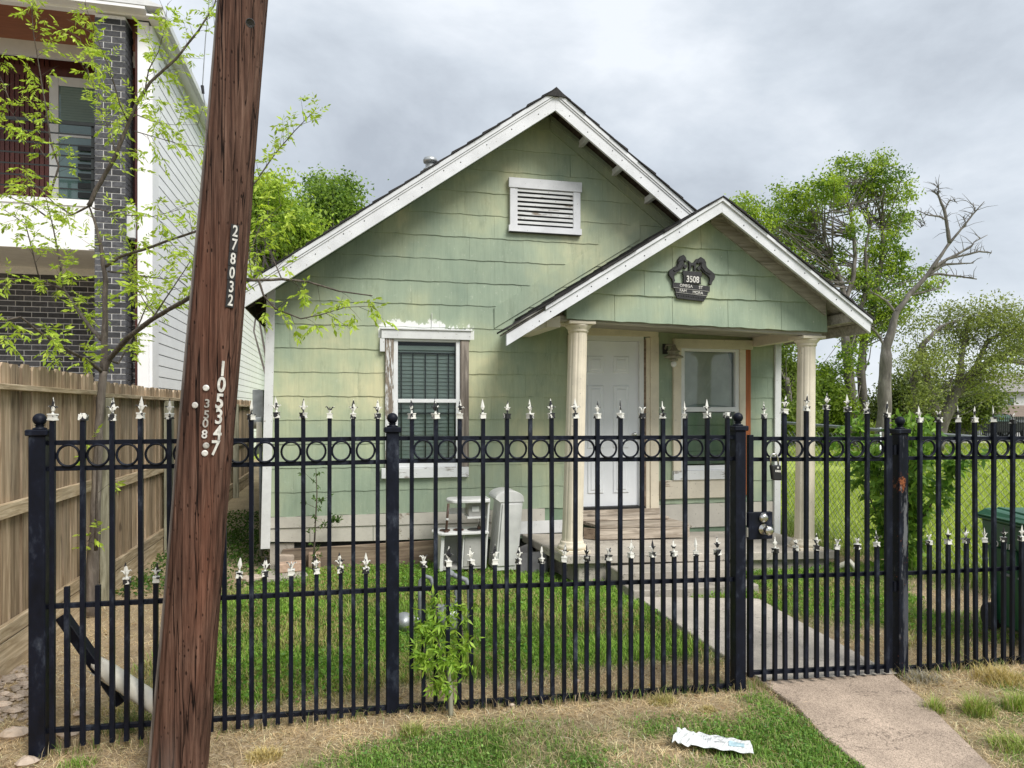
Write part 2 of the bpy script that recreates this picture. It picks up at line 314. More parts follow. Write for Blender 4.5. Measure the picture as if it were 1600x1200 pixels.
def m_spear():
    m, nt, b = newmat("spear_paint")
    f = noise(nt, 22, (1, 1, 1), 3, .6, src='objrand')
    c = ramp(nt, f, [(.505, (.74, .73, .68)), (.53, (.02, .02, .024))])
    nt.links.new(c, b.inputs['Base Color']); b.inputs['Roughness'].default_value = .4; return m
MT['spear'] = m_spear()
def m_solidglass():
    m, nt, b = newmat("reflecting_pane"); b.inputs['Base Color'].default_value = (.10, .17, .155, 1); b.inputs['Roughness'].default_value = .06
    b.inputs['Specular IOR Level'].default_value = 1.0; b.inputs['Coat Weight'].default_value = .6; b.inputs['Coat Roughness'].default_value = .03; return m
MT['nglass'] = m_solidglass()
MT['iron_scuffed'] = m_iron_scuffed()

# ---------------------------------------------------------------- mesh helpers
class MB:
    def __init__(s): s.v = []; s.f = []
    def add(s, vs, fs):
        k = len(s.v); s.v += [tuple(v) for v in vs]; s.f += [tuple(i + k for i in f) for f in fs]; return s
    def box(s, x0, y0, z0, x1, y1, z1):
        return s.add([(x0, y0, z0), (x1, y0, z0), (x1, y1, z0), (x0, y1, z0), (x0, y0, z1), (x1, y0, z1), (x1, y1, z1), (x0, y1, z1)],
                     [(3, 2, 1, 0), (4, 5, 6, 7), (0, 1, 5, 4), (1, 2, 6, 5), (2, 3, 7, 6), (3, 0, 4, 7)])
    def hexa(s, p):   # eight corners, bottom four then top four
        return s.add(p, [(3, 2, 1, 0), (4, 5, 6, 7), (0, 1, 5, 4), (1, 2, 6, 5), (2, 3, 7, 6), (3, 0, 4, 7)])
    def bar(s, a, b, w, h, up=(0, 0, 1)):   # rectangular bar from a to b
        a = Vector(a); b = Vector(b); d = (b - a).normalized(); up = Vector(up)
        sx = d.cross(up)
        if sx.length < 1e-4: sx = d.cross(Vector((0, 1, 0)))
        sx.normalize(); sz = sx.cross(d).normalized(); sx *= w / 2; sz *= h / 2
        q = [-sx - sz, sx - sz, sx + sz, -sx + sz]
        return s.hexa([a + k for k in q] + [b + k for k in q])
    def tube(s, path, rad, n=8, cap=True):
        path = [Vector(p) for p in path]
        if not isinstance(rad, (list, tuple)): rad = [rad] * len(path)
        k0 = len(s.v); prev = None
        for i, p in enumerate(path):
            d = (path[min(i + 1, len(path) - 1)] - path[max(i - 1, 0)])
            if d.length < 1e-9: d = Vector((0, 0, 1))
            d.normalize()
            if prev is None: prev = d.orthogonal().normalized()
            u = (prev - d * prev.dot(d))
            if u.length < 1e-6: u = d.orthogonal()
            u.normalize(); prev = u; v = d.cross(u)
            for j in range(n):
                t = 2 * math.pi * j / n
                s.v.append(tuple(p + (u * math.cos(t) + v * math.sin(t)) * rad[i]))
        for i in range(len(path) - 1):
            for j in range(n):
                a = k0 + i * n + j; b = k0 + i * n + (j + 1) % n
                s.f.append((a, b, b + n, a + n))
        if cap:
            s.f.append(tuple(k0 + j for j in reversed(range(n)))); e = k0 + (len(path) - 1) * n
            s.f.append(tuple(e + j for j in range(n)))
        return s
    def lathe(s, prof, c, n=24, rf=None, axis=None):
        """profile of (radius, height) about the vertical through c (or about a given axis)"""
        c = Vector(c); k0 = len(s.v)
        M = Matrix.Identity(3) if axis is None else Vector(axis).normalized().to_track_quat('Z', 'Y').to_matrix()
        for r, z in prof:
            for j in range(n):
                t = 2 * math.pi * j / n; q = r * (rf(j, n) if rf else 1)
                s.v.append(tuple(c + M @ Vector((q * math.cos(t), q * math.sin(t), z))))
        for i in range(len(prof) - 1):
            for j in range(n):
                a = k0 + i * n + j; b = k0 + i * n + (j + 1) % n; s.f.append((a, b, b + n, a + n))
        s.f.append(tuple(k0 + j for j in reversed(range(n)))); e = k0 + (len(prof) - 1) * n; s.f.append(tuple(e + j for j in range(n)))
        return s
    def ball(s, c, r, n=12, sc=(1, 1, 1)):
        k0 = len(s.v); m = n // 2
        for i in range(m + 1):
            ph = math.pi * i / m
            for j in range(n):
                t = 2 * math.pi * j / n
                s.v.append((c[0] + r * sc[0] * math.sin(ph) * math.cos(t), c[1] + r * sc[1] * math.sin(ph) * math.sin(t), c[2] - r * sc[2] * math.cos(ph)))
        for i in range(m):
            for j in range(n):
                a = k0 + i * n + j; b = k0 + i * n + (j + 1) % n; s.f.append((a, b, b + n, a + n))
        return s
    def ext(s, poly, y0, y1, flip=False):   # polygon in x,z extruded between y0 (front) and y1
        n = len(poly); a = [(x, y0, z) for x, z in poly]; b = [(x, y1, z) for x, z in poly]
        return s.add(a + b, [tuple(range(n)), tuple(reversed(range(n, 2 * n)))] + [(i, i + n, (i + 1) % n + n, (i + 1) % n) for i in range(n)])
    def build(s, name, mat, parent=None, smooth=False, bev=0, origin=None):
        me = bpy.data.meshes.new(name)
        off = Vector(parent['_o']) if parent is not None else Vector(origin or (0, 0, 0))
        me.from_pydata([tuple(Vector(v) - off) for v in s.v], [], s.f); me.update()
        me.materials.append(MT[mat] if isinstance(mat, str) else mat)
        if smooth: me.polygons.foreach_set('use_smooth', [True] * len(me.polygons))
        o = bpy.data.objects.new(name, me); COL.objects.link(o)
        if parent is not None: o.parent = parent; o['_o'] = tuple(off)
        else: o.location = off; o['_o'] = tuple(off)
        if bev:
            b = o.modifiers.new("bevel", 'BEVEL'); b.width = bev; b.segments = 1; b.limit_method = 'ANGLE'
        return o
def thing(name, label, cat, loc, group=None):
    o = bpy.data.objects.new(name, None); COL.objects.link(o); o.location = loc; o['_o'] = tuple(loc)
    o.empty_display_size = .1
    o['label'] = label; o['category'] = cat
    if group: o['group'] = group
    return o
def tag(o, label, cat, group=None):
    o['label'] = label; o['category'] = cat
    if group: o['group'] = group
    return o
def setting(o, kind='structure'): o['kind'] = kind; return o
def part(name, mat, parent, fn, smooth=False, bev=0):
    m = MB(); fn(m); return m.build(name, mat, parent, smooth, bev)
def boxp(name, mat, parent, *b, bev=0): return part(name, mat, parent, lambda m: m.box(*b), bev=bev)
def copy_at(o, parent, loc, rot=None, scale=None):
    c = o.copy(); COL.objects.link(c); c.parent = parent
    c.location = Vector(loc) - Vector(parent['_o'])
    if rot is not None: c.rotation_euler = rot
    if scale is not None: c.scale = scale
    return c
def clip(poly, a, b, c):   # keep a*x+b*z+c>=0
    o = []
    for i in range(len(poly)):
        p, q = poly[i], poly[(i + 1) % len(poly)]
        dp = a * p[0] + b * p[1] + c; dq = a * q[0] + b * q[1] + c
        if dp >= 0: o.append(p)
        if (dp > 0 and dq < 0) or (dp < 0 and dq > 0):
            t = dp / (dp - dq); o.append((p[0] + (q[0] - p[0]) * t, p[1] + (q[1] - p[1]) * t))
    return o
def area(p): return abs(sum(p[i][0] * p[(i + 1) % len(p)][1] - p[(i + 1) % len(p)][0] * p[i][1] for i in range(len(p)))) / 2 if len(p) > 2 else 0
def minus(polys, x0, z0, x1, z1):   # polygons less a rectangle
    o = []
    for p in polys:
        for q in (clip(p, -1, 0, x0), clip(clip(clip(p, 1, 0, -x0), -1, 0, x1), 0, -1, z0), clip(clip(clip(p, 1, 0, -x0), -1, 0, x1), 0, 1, -z1), clip(p, 1, 0, -x1)):
            if area(q) > 4e-4: o.append(q)
    return o
def text(s, size, mat, parent, loc, rot=(R(90), 0, 0), name='lettering', ext=.002, bold=0, align='CENTER', space=1, sx=1):
    c = bpy.data.curves.new(name, 'FONT'); c.body = s; c.size = size; c.extrude = ext; c.offset = bold; c.align_x = align; c.align_y = 'CENTER'; c.space_character = space
    c.materials.append(MT[mat]); o = bpy.data.objects.new(name, c); COL.objects.link(o)
    me = bpy.data.meshes.new_from_object(o); bpy.data.objects.remove(o); o = bpy.data.objects.new(name, me); COL.objects.link(o)
    if not me.materials: me.materials.append(MT[mat])
    o.parent = parent; o.location = Vector(loc) - Vector(parent['_o']); o.rotation_euler = rot; o.scale = (sx, 1, 1); o['_o'] = parent['_o']
    return o
def vnoise(x, y, f, seed=0):
    x = np.asarray(x) * f + seed * 17.3; y = np.asarray(y) * f + seed * 9.1
    xi = np.floor(x).astype(int); yi = np.floor(y).astype(int); fx = x - xi; fy = y - yi
    fx = fx * fx * (3 - 2 * fx); fy = fy * fy * (3 - 2 * fy)
    def h(a, b): 
        n = (a * 374761393 + b * 668265263 + seed * 1442695) & 0x7fffffff
        n = (n ^ (n >> 13)) * 1274126177 & 0x7fffffff
        return ((n ^ (n >> 16)) & 0xffff) / 65535.
    return (h(xi, yi) * (1 - fx) + h(xi + 1, yi) * fx) * (1 - fy) + (h(xi, yi + 1) * (1 - fx) + h(xi + 1, yi + 1) * fx) * fy
def npmesh(name, V, F, colors, mat, parent=None, loc=(0, 0, 0), attr='tint'):
    """V (n,3), F (m,k) faces of k corners, colors per vertex (n,3)"""
    me = bpy.data.meshes.new(name); n, k = len(V), F.shape[1]
    off = np.array(parent['_o'] if parent is not None else loc)
    me.vertices.add(n); me.vertices.foreach_set('co', (V - off).astype(np.float32).ravel())
    me.loops.add(F.size); me.loops.foreach_set('vertex_index', F.astype(np.int32).ravel())
    me.polygons.add(len(F)); me.polygons.foreach_set('loop_start', np.arange(0, F.size, k, dtype=np.int32))
    me.update(calc_edges=True)
    if colors is not None:
        a = me.color_attributes.new(attr, 'FLOAT_COLOR', 'POINT'); c = np.ones((n, 4), np.float32); c[:, :3] = colors; a.data.foreach_set('color', c.ravel())
    me.materials.append(MT[mat]); o = bpy.data.objects.new(name, me); COL.objects.link(o)
    if parent is not None: o.parent = parent
    else: o.location = loc
    o['_o'] = tuple(float(v) for v in off); return o

# ---------------------------------------------------------------- the ground
SLOPE_Z = 0.0
# walkway outlines
WALK_IN = [(2.50, 5.80), (3.50, 5.50), (3.34, 3.86), (2.46, 3.97)]
WALK_OUT = [(2.46, 3.965), (3.36, 3.855), (3.20, 3.38), (2.90, 2.66), (2.60, 1.6), (2.00, 1.9), (2.33, 2.80), (2.36, 3.16), (2.44, 3.46)]
def inpoly(x, y, poly, grow=0):
    c = np.zeros(x.shape, bool); n = len(poly)
    cx = sum(p[0] for p in poly) / n; cy = sum(p[1] for p in poly) / n
    P_ = [(cx + (a - cx) * (1 + grow), cy + (b - cy) * (1 + grow)) for a, b in poly]
    for i in range(n):
        x1, y1 = P_[i]; x2, y2 = P_[(i + 1) % n]
        with np.errstate(divide='ignore', invalid='ignore'):
            k = ((y1 > y) != (y2 > y)) & (x < (x2 - x1) * (y - y1) / (y2 - y1 + 1e-12) + x1)
        c ^= k
    return c
def hard(x, y):
    return inpoly(x, y, WALK_IN) | inpoly(x, y, WALK_OUT) | ((y > 7.62) & (x > -.8) & (x < 5.25) & (y < 20)) | ((x > 2.0) & (x < 5.0) & (y > 6.45) & (y < 7.8)) | ((x > 2.45) & (x < 3.75) & (y > 5.75) & (y < 6.5)) | ((x < -3.05) & (y > 12.6))
def green(x, y):
    """how green the ground is: 1 lawn, 0 straw"""
    x = np.asarray(x, float); y = np.asarray(y, float)
    g = np.zeros(x.shape)
    n = .55 * vnoise(x, y, 1.3, 1) + .3 * vnoise(x, y, 4, 2) + .15 * vnoise(x, y, 11, 3)
    yard = (y > 3.93) & (y < 7.75) & (x < 5.9)
    lawn = np.clip((x + 1.35 + .35 * (n - .5)) * 3, 0, 1) * (x < 2.6)
    lawn = lawn * np.clip((y - 4.05 - .6 * (n - .35) * (x > .2)) * 3.5, 0, 1) * (.45 + .85 * n + .25 * (x > -.9) * (y > 4.3))
    rt = np.clip((n - .26) * 3.2, 0, .85) * (x >= 2.6)
    g = np.where(yard, np.clip(lawn + rt, 0, 1), g)
    front = (y <= 3.93)
    near = np.clip((3.69 + .12 * np.sin(x * 2.1) - y) * 3.4, 0, 1)
    fx = np.clip((x + .55) * 1.6, .1, 1) * np.where(x > 2.4, .6, 1)
    fg = np.clip((n - .27) * 4.0, 0, 1) * near * fx
    edge = np.exp(-((x - (2.30 - .25 * np.clip(3 - y, 0, 1))) / .13) ** 2) * (y < 3.7)
    g = np.where(front, np.clip(fg + .8 * edge, 0, 1), g)
    side = (x < -.85) & (y >= 7.0)
    g = np.where(side, .3 * n, g)
    g = np.where((x >= 5.9), .85, g)
    g = np.where((x < -2.05), .1, g)
    return g
def gz(x, y):
    x = np.asarray(x, float); y = np.asarray(y, float)
    z = .03 * (vnoise(x, y, .9, 5) - .5) + .014 * (vnoise(x, y, 4, 6) - .5)
    z = z * np.clip((y - 4.2) * 1.5, .25, 1)
    z = z - .02 * hard(x, y) - .012
    return z
def grid(x0, x1, y0, y1, st):
    xs = np.arange(x0, x1 + st / 2, st); ys = np.arange(y0, y1 + st / 2, st)
    X, Yg = np.meshgrid(xs, ys); nx, ny = len(xs), len(ys)
    i = np.arange(nx * ny).reshape(ny, nx)
    F = np.stack([i[:-1, :-1], i[:-1, 1:], i[1:, 1:], i[1:, :-1]], -1).reshape(-1, 4)
    return X.ravel(), Yg.ravel(), F
# one sheet: fine near the house, coarse to the horizon
xs = np.unique(np.round(np.concatenate([np.linspace(-400, -12, 14), np.arange(-12, -3, .6), np.arange(-3, 7, .06), np.arange(7, 34, .9), np.linspace(34, 400, 14)]), 4))
ys = np.unique(np.round(np.concatenate([np.linspace(-200, -4, 8), np.arange(-4, 1.5, .5), np.arange(1.5, 8.2, .06), np.arange(8.2, 60, .9), np.linspace(60, 600, 14)]), 4))
Xg, Yg = np.meshgrid(xs, ys); i = np.arange(Xg.size).reshape(Xg.shape)
F = np.stack([i[:-1, :-1], i[:-1, 1:], i[1:, 1:], i[1:, :-1]], -1).reshape(-1, 4)
xg, yg = Xg.ravel(), Yg.ravel()
gg = green(xg, yg); fld = np.clip((xg - 5.8) * 4, 0, 1) * (yg > 2)
o = npmesh('ground', np.stack([xg, yg, gz(xg, yg)], 1), F, np.stack([gg * (1 - fld), np.maximum(fld, (yg > 25) * 1.0), 0 * gg], 1), 'ground', attr='cover')
me = o.data
me.polygons.foreach_set('use_smooth', [True] * len(me.polygons)); setting(o)

def slab(name, poly, z0, z1, mat):
    m = MB(); n = len(poly)
    m.add([(x, y, z0) for x, y in poly] + [(x, y, z1) for x, y in poly], [tuple(reversed(range(n))), tuple(range(n, 2 * n))] + [(i, (i + 1) % n, (i + 1) % n + n, i + n) for i in range(n)])
    o = m.build(name, mat, bev=.006); return setting(o)
slab('garden_path', [WALK_IN[0], WALK_IN[3], WALK_IN[2], WALK_IN[1]], -.08, .012, 'walk')
slab('pavement', list(reversed(WALK_OUT)) if area(WALK_OUT) > 0 else WALK_OUT, -.1, .006, 'aggr')
m = MB().add([(2.42, 3.995, .0165), (3.37, 3.875, .0165), (3.355, 3.74, .0105), (2.50, 3.83, .0105)], [(0, 1, 2, 3)][::1])
o = m.build('path_joint', 'walk'); setting(o)
# a road and its kerb far behind the field
setting(MB().box(8, 28, -.05, 120, 29.4, .03).build('pavement', 'walk'))
setting(MB().box(8, 30, -.05, 120, 37, .0).build('road', 'asphalt'))

# ---------------------------------------------------------------- the green house
HY = 7.71
HX0, HX1, HPX, HPZ = -.77, 5.17, 2.24, 5.02
mL, mR = .704, .735
def roofz(x): return HPZ - (HPX - x) * mL if x < HPX else HPZ - (x - HPX) * mR
house = thing('green_house', 'small green wooden house with white gable trim behind the iron fence', 'house', (2.2, HY, 0))
WIN1 = (.545, 1.07, 1.19, 2.41)   # left window opening x0,z0,x1,z1
DOOR = (2.60, .50, 3.37, 2.46)
WIN2 = (3.89, .93, 4.60, 2.37)
openings = [WIN1, DOOR, WIN2]
face = [(HX0, .28), (HX1, .12), (HX1, roofz(HX1) - .02), (HPX, HPZ - .02), (HX0, roofz(HX0) - .02)]
polys = [face]
for q in openings: polys = minus(polys, *q)
part('front_wall', 'sidewall', house, lambda m: [m.ext(p, HY + .012, HY + .10) for p in polys])
BK = 19.5
def hw(m):
    m.box(HX0, HY + .1, .2, HX0 + .1, BK, roofz(HX0) - .03); m.box(HX1 - .1, HY + .1, .2, HX1, BK, roofz(HX1) - .03)
    m.ext([(HX0, .2), (HX1, .2), (HX1, roofz(HX1) - .02), (HPX, HPZ - .02), (HX0, roofz(HX0) - .02)], BK, BK + .1)
    m.box(HX0, HY + .14, .3, HX1, BK, .36)
part('side_wall', 'sidewall', house, hw)
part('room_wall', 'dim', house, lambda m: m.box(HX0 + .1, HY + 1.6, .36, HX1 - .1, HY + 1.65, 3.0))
# siding shingles
CH = .2508; Z0 = .54
def shingle(poly, mat, parent, yb, wav, z0, name='siding_shingle'):
    """a thin plate: bottom edge proud and wavy"""
    if area(poly) < .002: return
    zs = [z for x, z in poly]; zb = min(zs); n = len(poly)
    pts = []
    for i in range(n):
        p, q = poly[i], poly[(i + 1) % n]; pts.append(p)
        if abs(p[1] - z0) < 1e-3 and abs(q[1] - z0) < 1e-3:
            L = abs(q[0] - p[0]); k = max(1, int(L / .05))
            for j in range(1, k): pts.append((p[0] + (q[0] - p[0]) * j / k, p[1]))
    out = []
    for x, z in pts:
        if abs(z - z0) < 1e-3: z = z + .0035 * math.sin(x * 17 + wav) + .0025 * math.sin(x * 43 + wav * 2) - .002
        out.append((x, z))
    n = len(out)
    yf = lambda z: yb - .005 - .008 * max(0, min(1, 1 - (z - z0) / CH))
    V = [(x, yf(z), z) for x, z in out] + [(x, yb + .001, z) for x, z in out]
    m = MB().add(V, [tuple(range(n)), tuple(reversed(range(n, 2 * n)))] + [(i, i + n, (i + 1) % n + n, (i + 1) % n) for i in range(n)])
    m.build(name, mat, parent)
rs = random.Random(3)
def siding(poly, holes, yb, mat, parent, z0, sw=.61):
    zmax = max(z for x, z in poly); xa = min(x for x, z in poly); xb = max(x for x, z in poly)
    k = 0; z = z0
    while z < zmax:
        wav = rs.uniform(0, 6); x = xa - sw * (.5 if k % 2 else 0) - rs.uniform(0, .12)
        while x < xb:
            dz = 0; g = .0006
            q = [(x + g, z), (x + sw - g, z), (x + sw - g, z + CH), (x + g, z + CH)]
            for i in range(len(poly)):
                p1, p2 = poly[i], poly[(i + 1) % len(poly)]
                a, b = -(p2[1] - p1[1]), (p2[0] - p1[0]); q = clip(q, a, b, -(a * p1[0] + b * p1[1]))
                if len(q) < 3: break
            if len(q) > 2:
                qs = [q]
                for h in holes: qs = minus(qs, *h)
                for s_ in qs: shingle(s_, mat, parent, yb + rs.uniform(-.0015, .0015), wav, z)
            x += sw
        z += CH; k += 1
facep = [(HX0 + .03, Z0 - .01), (HX1 - .03, Z0 - .01), (HX1 - .03, roofz(HX1) - .05), (HPX, HPZ - .05), (HX0 + .03, roofz(HX0) - .05)]
W1O = (.42, .93, 1.33, 2.50); D_O = (2.47, .44, 3.55, 2.57); W2O = (3.78, .62, 4.78, 2.46)
siding(facep, [(.44, .95, 1.30, 2.46), (2.50, .40, 3.50, 2.54), (3.80, .64, 4.74, 2.42)], HY + .012, 'siding', house, Z0 - 0.0)
# skirt boards below the siding
def sk(m):
    m.hexa([(HX0 + .02, HY - .012, .425), (2.2, HY - .012, .40), (2.2, HY + .01, .40), (HX0 + .02, HY + .01, .425), (HX0 + .02, HY - .012, .535), (2.2, HY - .012, .535), (2.2, HY + .01, .535), (HX0 + .02, HY + .01, .535)])
part('water_table_board', 'skirtwhite', house, sk)
xa = HX0 + .02
for k, xb in enumerate((-.35, .30, .95, 1.6, 2.2)):
    m = MB(); z1a = .42 - .008 * k; lo = [.285, .265, .25, .245, .24, .235]
    m.hexa([(xa + .003, HY + .002, lo[k]), (xb - .003, HY + .002, lo[k + 1]), (xb - .003, HY + .02, lo[k + 1]), (xa + .003, HY + .02, lo[k]),
            (xa + .003, HY + .002, .42 - .004 * k), (xb - .003, HY + .002, .416 - .004 * k), (xb - .003, HY + .02, .416 - .004 * k), (xa + .003, HY + .02, .42 - .004 * k)])
    m.build('skirt_panel', 'skirtwhite', house); xa = xb
part('brown_plank', 'skirtbrown', house, lambda m: m.hexa([(-.72, HY + .0, -.05), (1.2, HY + .0, -.05), (1.2, HY + .03, -.05), (-.72, HY + .03, -.05), (-.62, HY - .02, .20), (1.2, HY - .0, .232), (1.2, HY + .03, .232), (-.62, HY + .03, .20)]), bev=.004)
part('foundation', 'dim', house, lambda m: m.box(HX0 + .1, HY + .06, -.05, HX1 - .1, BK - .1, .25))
for x in (-.66,): part('foundation_block', 'conc', house, lambda m: m.box(x - .09, HY - .0 + .035, -.05, x + .15, HY + .055, .26))
part('skirt_board', 'trimh', house, lambda m: m.hexa([(1.62, HY - .02, .26), (2.45, HY - .02, .26), (2.45, HY, .26), (1.62, HY, .26), (1.62, HY - .02, .40), (2.45, HY - .02, .40), (2.45, HY, .40), (1.62, HY, .40)]))
part('siding_base', 'skirtwhite', house, lambda m: m.box(3.52, HY - .006, .25, HX1 - .02, HY + .01, .53))
# corner boards
part('corner_board', 'trim', house, lambda m: m.hexa([(-.835, HY - .035, .219), (-.745, HY - .035, .219), (-.745, HY + .0, .219), (-.835, HY + .0, .219), (-.775, HY - .03, 2.95), (-.69, HY - .03, 2.95), (-.69, HY + .0, 2.95), (-.775, HY, 2.95)]), bev=.002)
part('corner_board', 'trim', house, lambda m: m.hexa([(5.10, HY - .03, .12), (5.185, HY - .03, .12), (5.185, HY + .0, .12), (5.10, HY, .12), (5.12, HY - .03, 2.75), (5.20, HY - .03, 2.75), (5.20, HY, 2.75), (5.12, HY, 2.75)]), bev=.002)

# roof
RY = 7.28
def slopebar(m, x0, x1, fz, y0, y1, lo, hi):
    m.hexa([(x0, y0, fz(x0) + lo), (x1, y0, fz(x1) + lo), (x1, y1, fz(x1) + lo), (x0, y1, fz(x0) + lo), (x0, y0, fz(x0) + hi), (x1, y0, fz(x1) + hi), (x1, y1, fz(x1) + hi), (x0, y1, fz(x0) + hi)])
def rl(x): return 5.075 - (2.2 - x) * .704
def rr(x): return 5.075 - (x - 2.2) * .735
XL, XR = -.98, 5.44
# boards of the roof deck, seen from below at the eaves and rake
part('roof_deck', 'dim', house, lambda m: (slopebar(m, XL, 2.2, rl, RY + .75, BK + .3, -.045, -.03), slopebar(m, 2.2, XR, rr, RY + .75, BK + .3, -.045, -.03)))
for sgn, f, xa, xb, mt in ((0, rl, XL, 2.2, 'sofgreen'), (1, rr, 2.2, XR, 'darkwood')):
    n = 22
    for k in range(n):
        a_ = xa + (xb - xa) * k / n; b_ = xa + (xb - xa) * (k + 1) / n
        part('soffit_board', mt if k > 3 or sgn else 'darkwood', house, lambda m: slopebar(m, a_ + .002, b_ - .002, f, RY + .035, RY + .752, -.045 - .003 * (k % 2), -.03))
# rake boards
def rake(parent, x0, x1, f, y, hlo, hhi, mat='fascia'):
    return part('rake_board', mat, parent, lambda m: slopebar(m, x0, x1, f, y, y + .03, hlo, hhi), bev=.002)
rake(house, XL, 2.2, rl, RY, -.225, -.065); rake(house, 2.2, XR, rr, RY, -.225, -.065)
part('rake_moulding', 'fascia', house, lambda m: (slopebar(m, XL - .01, 2.2, rl, RY - .018, RY + .03, -.063, -.012),), bev=.002)
part('rake_moulding', 'fascia', house, lambda m: (slopebar(m, 2.2, XR + .01, rr, RY - .018, RY + .03, -.063, -.012),), bev=.002)
part('rake_bead', 'fascia', house, lambda m: (slopebar(m, XL - .01, 2.2, rl, RY - .009, RY + .001, -.085, -.067), slopebar(m, 2.2, XR + .01, rr, RY - .009, RY + .001, -.085, -.067)))
# nail heads on the rake boards
def nails(parent, f, x0, x1, y, n, dz):
    m = MB()
    for k in range(n):
        x = x0 + (x1 - x0) * (k + .5 + rs.uniform(-.25, .25)) / n; z = f(x) + dz + rs.uniform(-.02, .02)
        m.lathe([(.006, 0), (.006, .004)], (x, y - .003, z), 6, axis=(0, 1, 0))
    m.build('nail_heads', 'dark', parent)['kind'] = 'stuff'
nails(house, rl, XL + .1, 2.1, RY, 12, -.13); nails(house, rr, 2.3, 3.7, RY, 7, -.14)
# shingle courses (each a strip over the deck, overlapping the one below)
def courses(parent, f, xe, xp, y0, yend, n, mat='roof'):
    for k in range(n):
        y1 = yend if not (parent is house and f is globals().get('pl') and xe + (xp - xe) * (k + 1) / n < 1.9) else 6.5
        a_ = xe + (xp - xe) * k / n; b_ = xe + (xp - xe) * (k + 1.25) / n
        b_ = min(b_, xp) if xp > xe else max(b_, xp)
        yo = y0 - .022 - rs.uniform(0, .02)
        lo, hi = (.0, .016)
        part('roof_shingle_course', mat, parent, lambda m: m.hexa([(a_, yo, f(a_) - .006), (b_, yo, f(b_) - .008), (b_, y1, f(b_) - .008), (a_, y1, f(a_) - .006), (a_, yo, f(a_) + .010 + rs.uniform(0, .012)), (b_, yo, f(b_) + .001), (b_, y1, f(b_) + .001), (a_, y1, f(a_) + .012)]))
courses(house, rl, XL - .03, 2.2, RY, BK + .3, 20); courses(house, rr, XR + .03, 2.2, RY, BK + .3, 20)
part('ridge_cap', 'roof', house, lambda m: m.hexa([(2.08, RY - .035, rl(2.08) + .0), (2.32, RY - .035, rr(2.32) + .0), (2.32, BK, rr(2.32)), (2.08, BK, rl(2.08)), (2.2, RY - .035, 5.088), (2.2001, RY - .035, 5.088), (2.2001, BK, 5.088), (2.2, BK, 5.088)]))
# green frieze board under the right rake and outlookers
part('frieze_board', 'siding2', house, lambda m: slopebar(m, HPX + .02, 4.9, lambda x: HPZ - (x - HPX) * mR, HY - .03, HY + .0, -.20, -.03))
part('frieze_bead', 'siding2', house, lambda m: slopebar(m, HPX + .02, 4.9, lambda x: HPZ - (x - HPX) * mR, HY - .045, HY - .031, -.10, -.075))
for x in (2.62, 3.02, 3.42, 3.80):
    part('outlooker', 'fascia', house, lambda m: m.bar((x, RY + .032, rr(x) - .10), (x, HY + .0, rr(x) - .10), .05, .07))
# rafter tails at the left eave
for k in range(14):
    y = HY + .05 + k * .6
    part('rafter_tail', 'darkwood', house, lambda m: slopebar(m, XL + .02, HX0 + .25, rl, y, y + .04, -.15, -.047))
part('eave_fascia', 'darkwood', house, lambda m: m.box(XL - .015, RY + .03, rl(XL) - .14, XL - .001, BK, rl(XL) - .03))

# gable vent
VX0, VX1, VZ0, VZ1 = 1.775, 2.625, 3.63, 4.225
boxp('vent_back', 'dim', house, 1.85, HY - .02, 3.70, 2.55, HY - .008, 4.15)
vent = part('gable_vent_frame', 'fascia', house, lambda m: (m.box(VX0, HY - .06, 4.115, VX1, HY - .008, VZ1), m.box(VX0 + .015, HY - .05, 3.70, VX0 + .10, HY - .008, 4.114), m.box(VX1 - .10, HY - .05, 3.70, VX1 - .015, HY - .008, 4.114), m.box(VX0, HY - .055, VZ0, VX1, HY - .008, 3.699)), bev=.002)
for k in range(8):
    z = 3.735 + k * .051
    sl = part('vent_slat', 'trimhw', house, lambda m: m.hexa([(VX0 + .101, HY - .045, z - .014), (VX1 - .101, HY - .045, z - .014 + rs.uniform(-.004, .004)), (VX1 - .101, HY - .015, z + .018), (VX0 + .101, HY - .015, z + .018), (VX0 + .101, HY - .045, z + .008), (VX1 - .101, HY - .045, z + .010), (VX1 - .101, HY - .015, z + .028), (VX0 + .101, HY - .015, z + .028)]))
part('sill_drip', 'dark', house, lambda m: m.box(VX0 + .01, HY - .05, VZ0 - .006, VX1 - .01, HY - .008, VZ0 - .001))

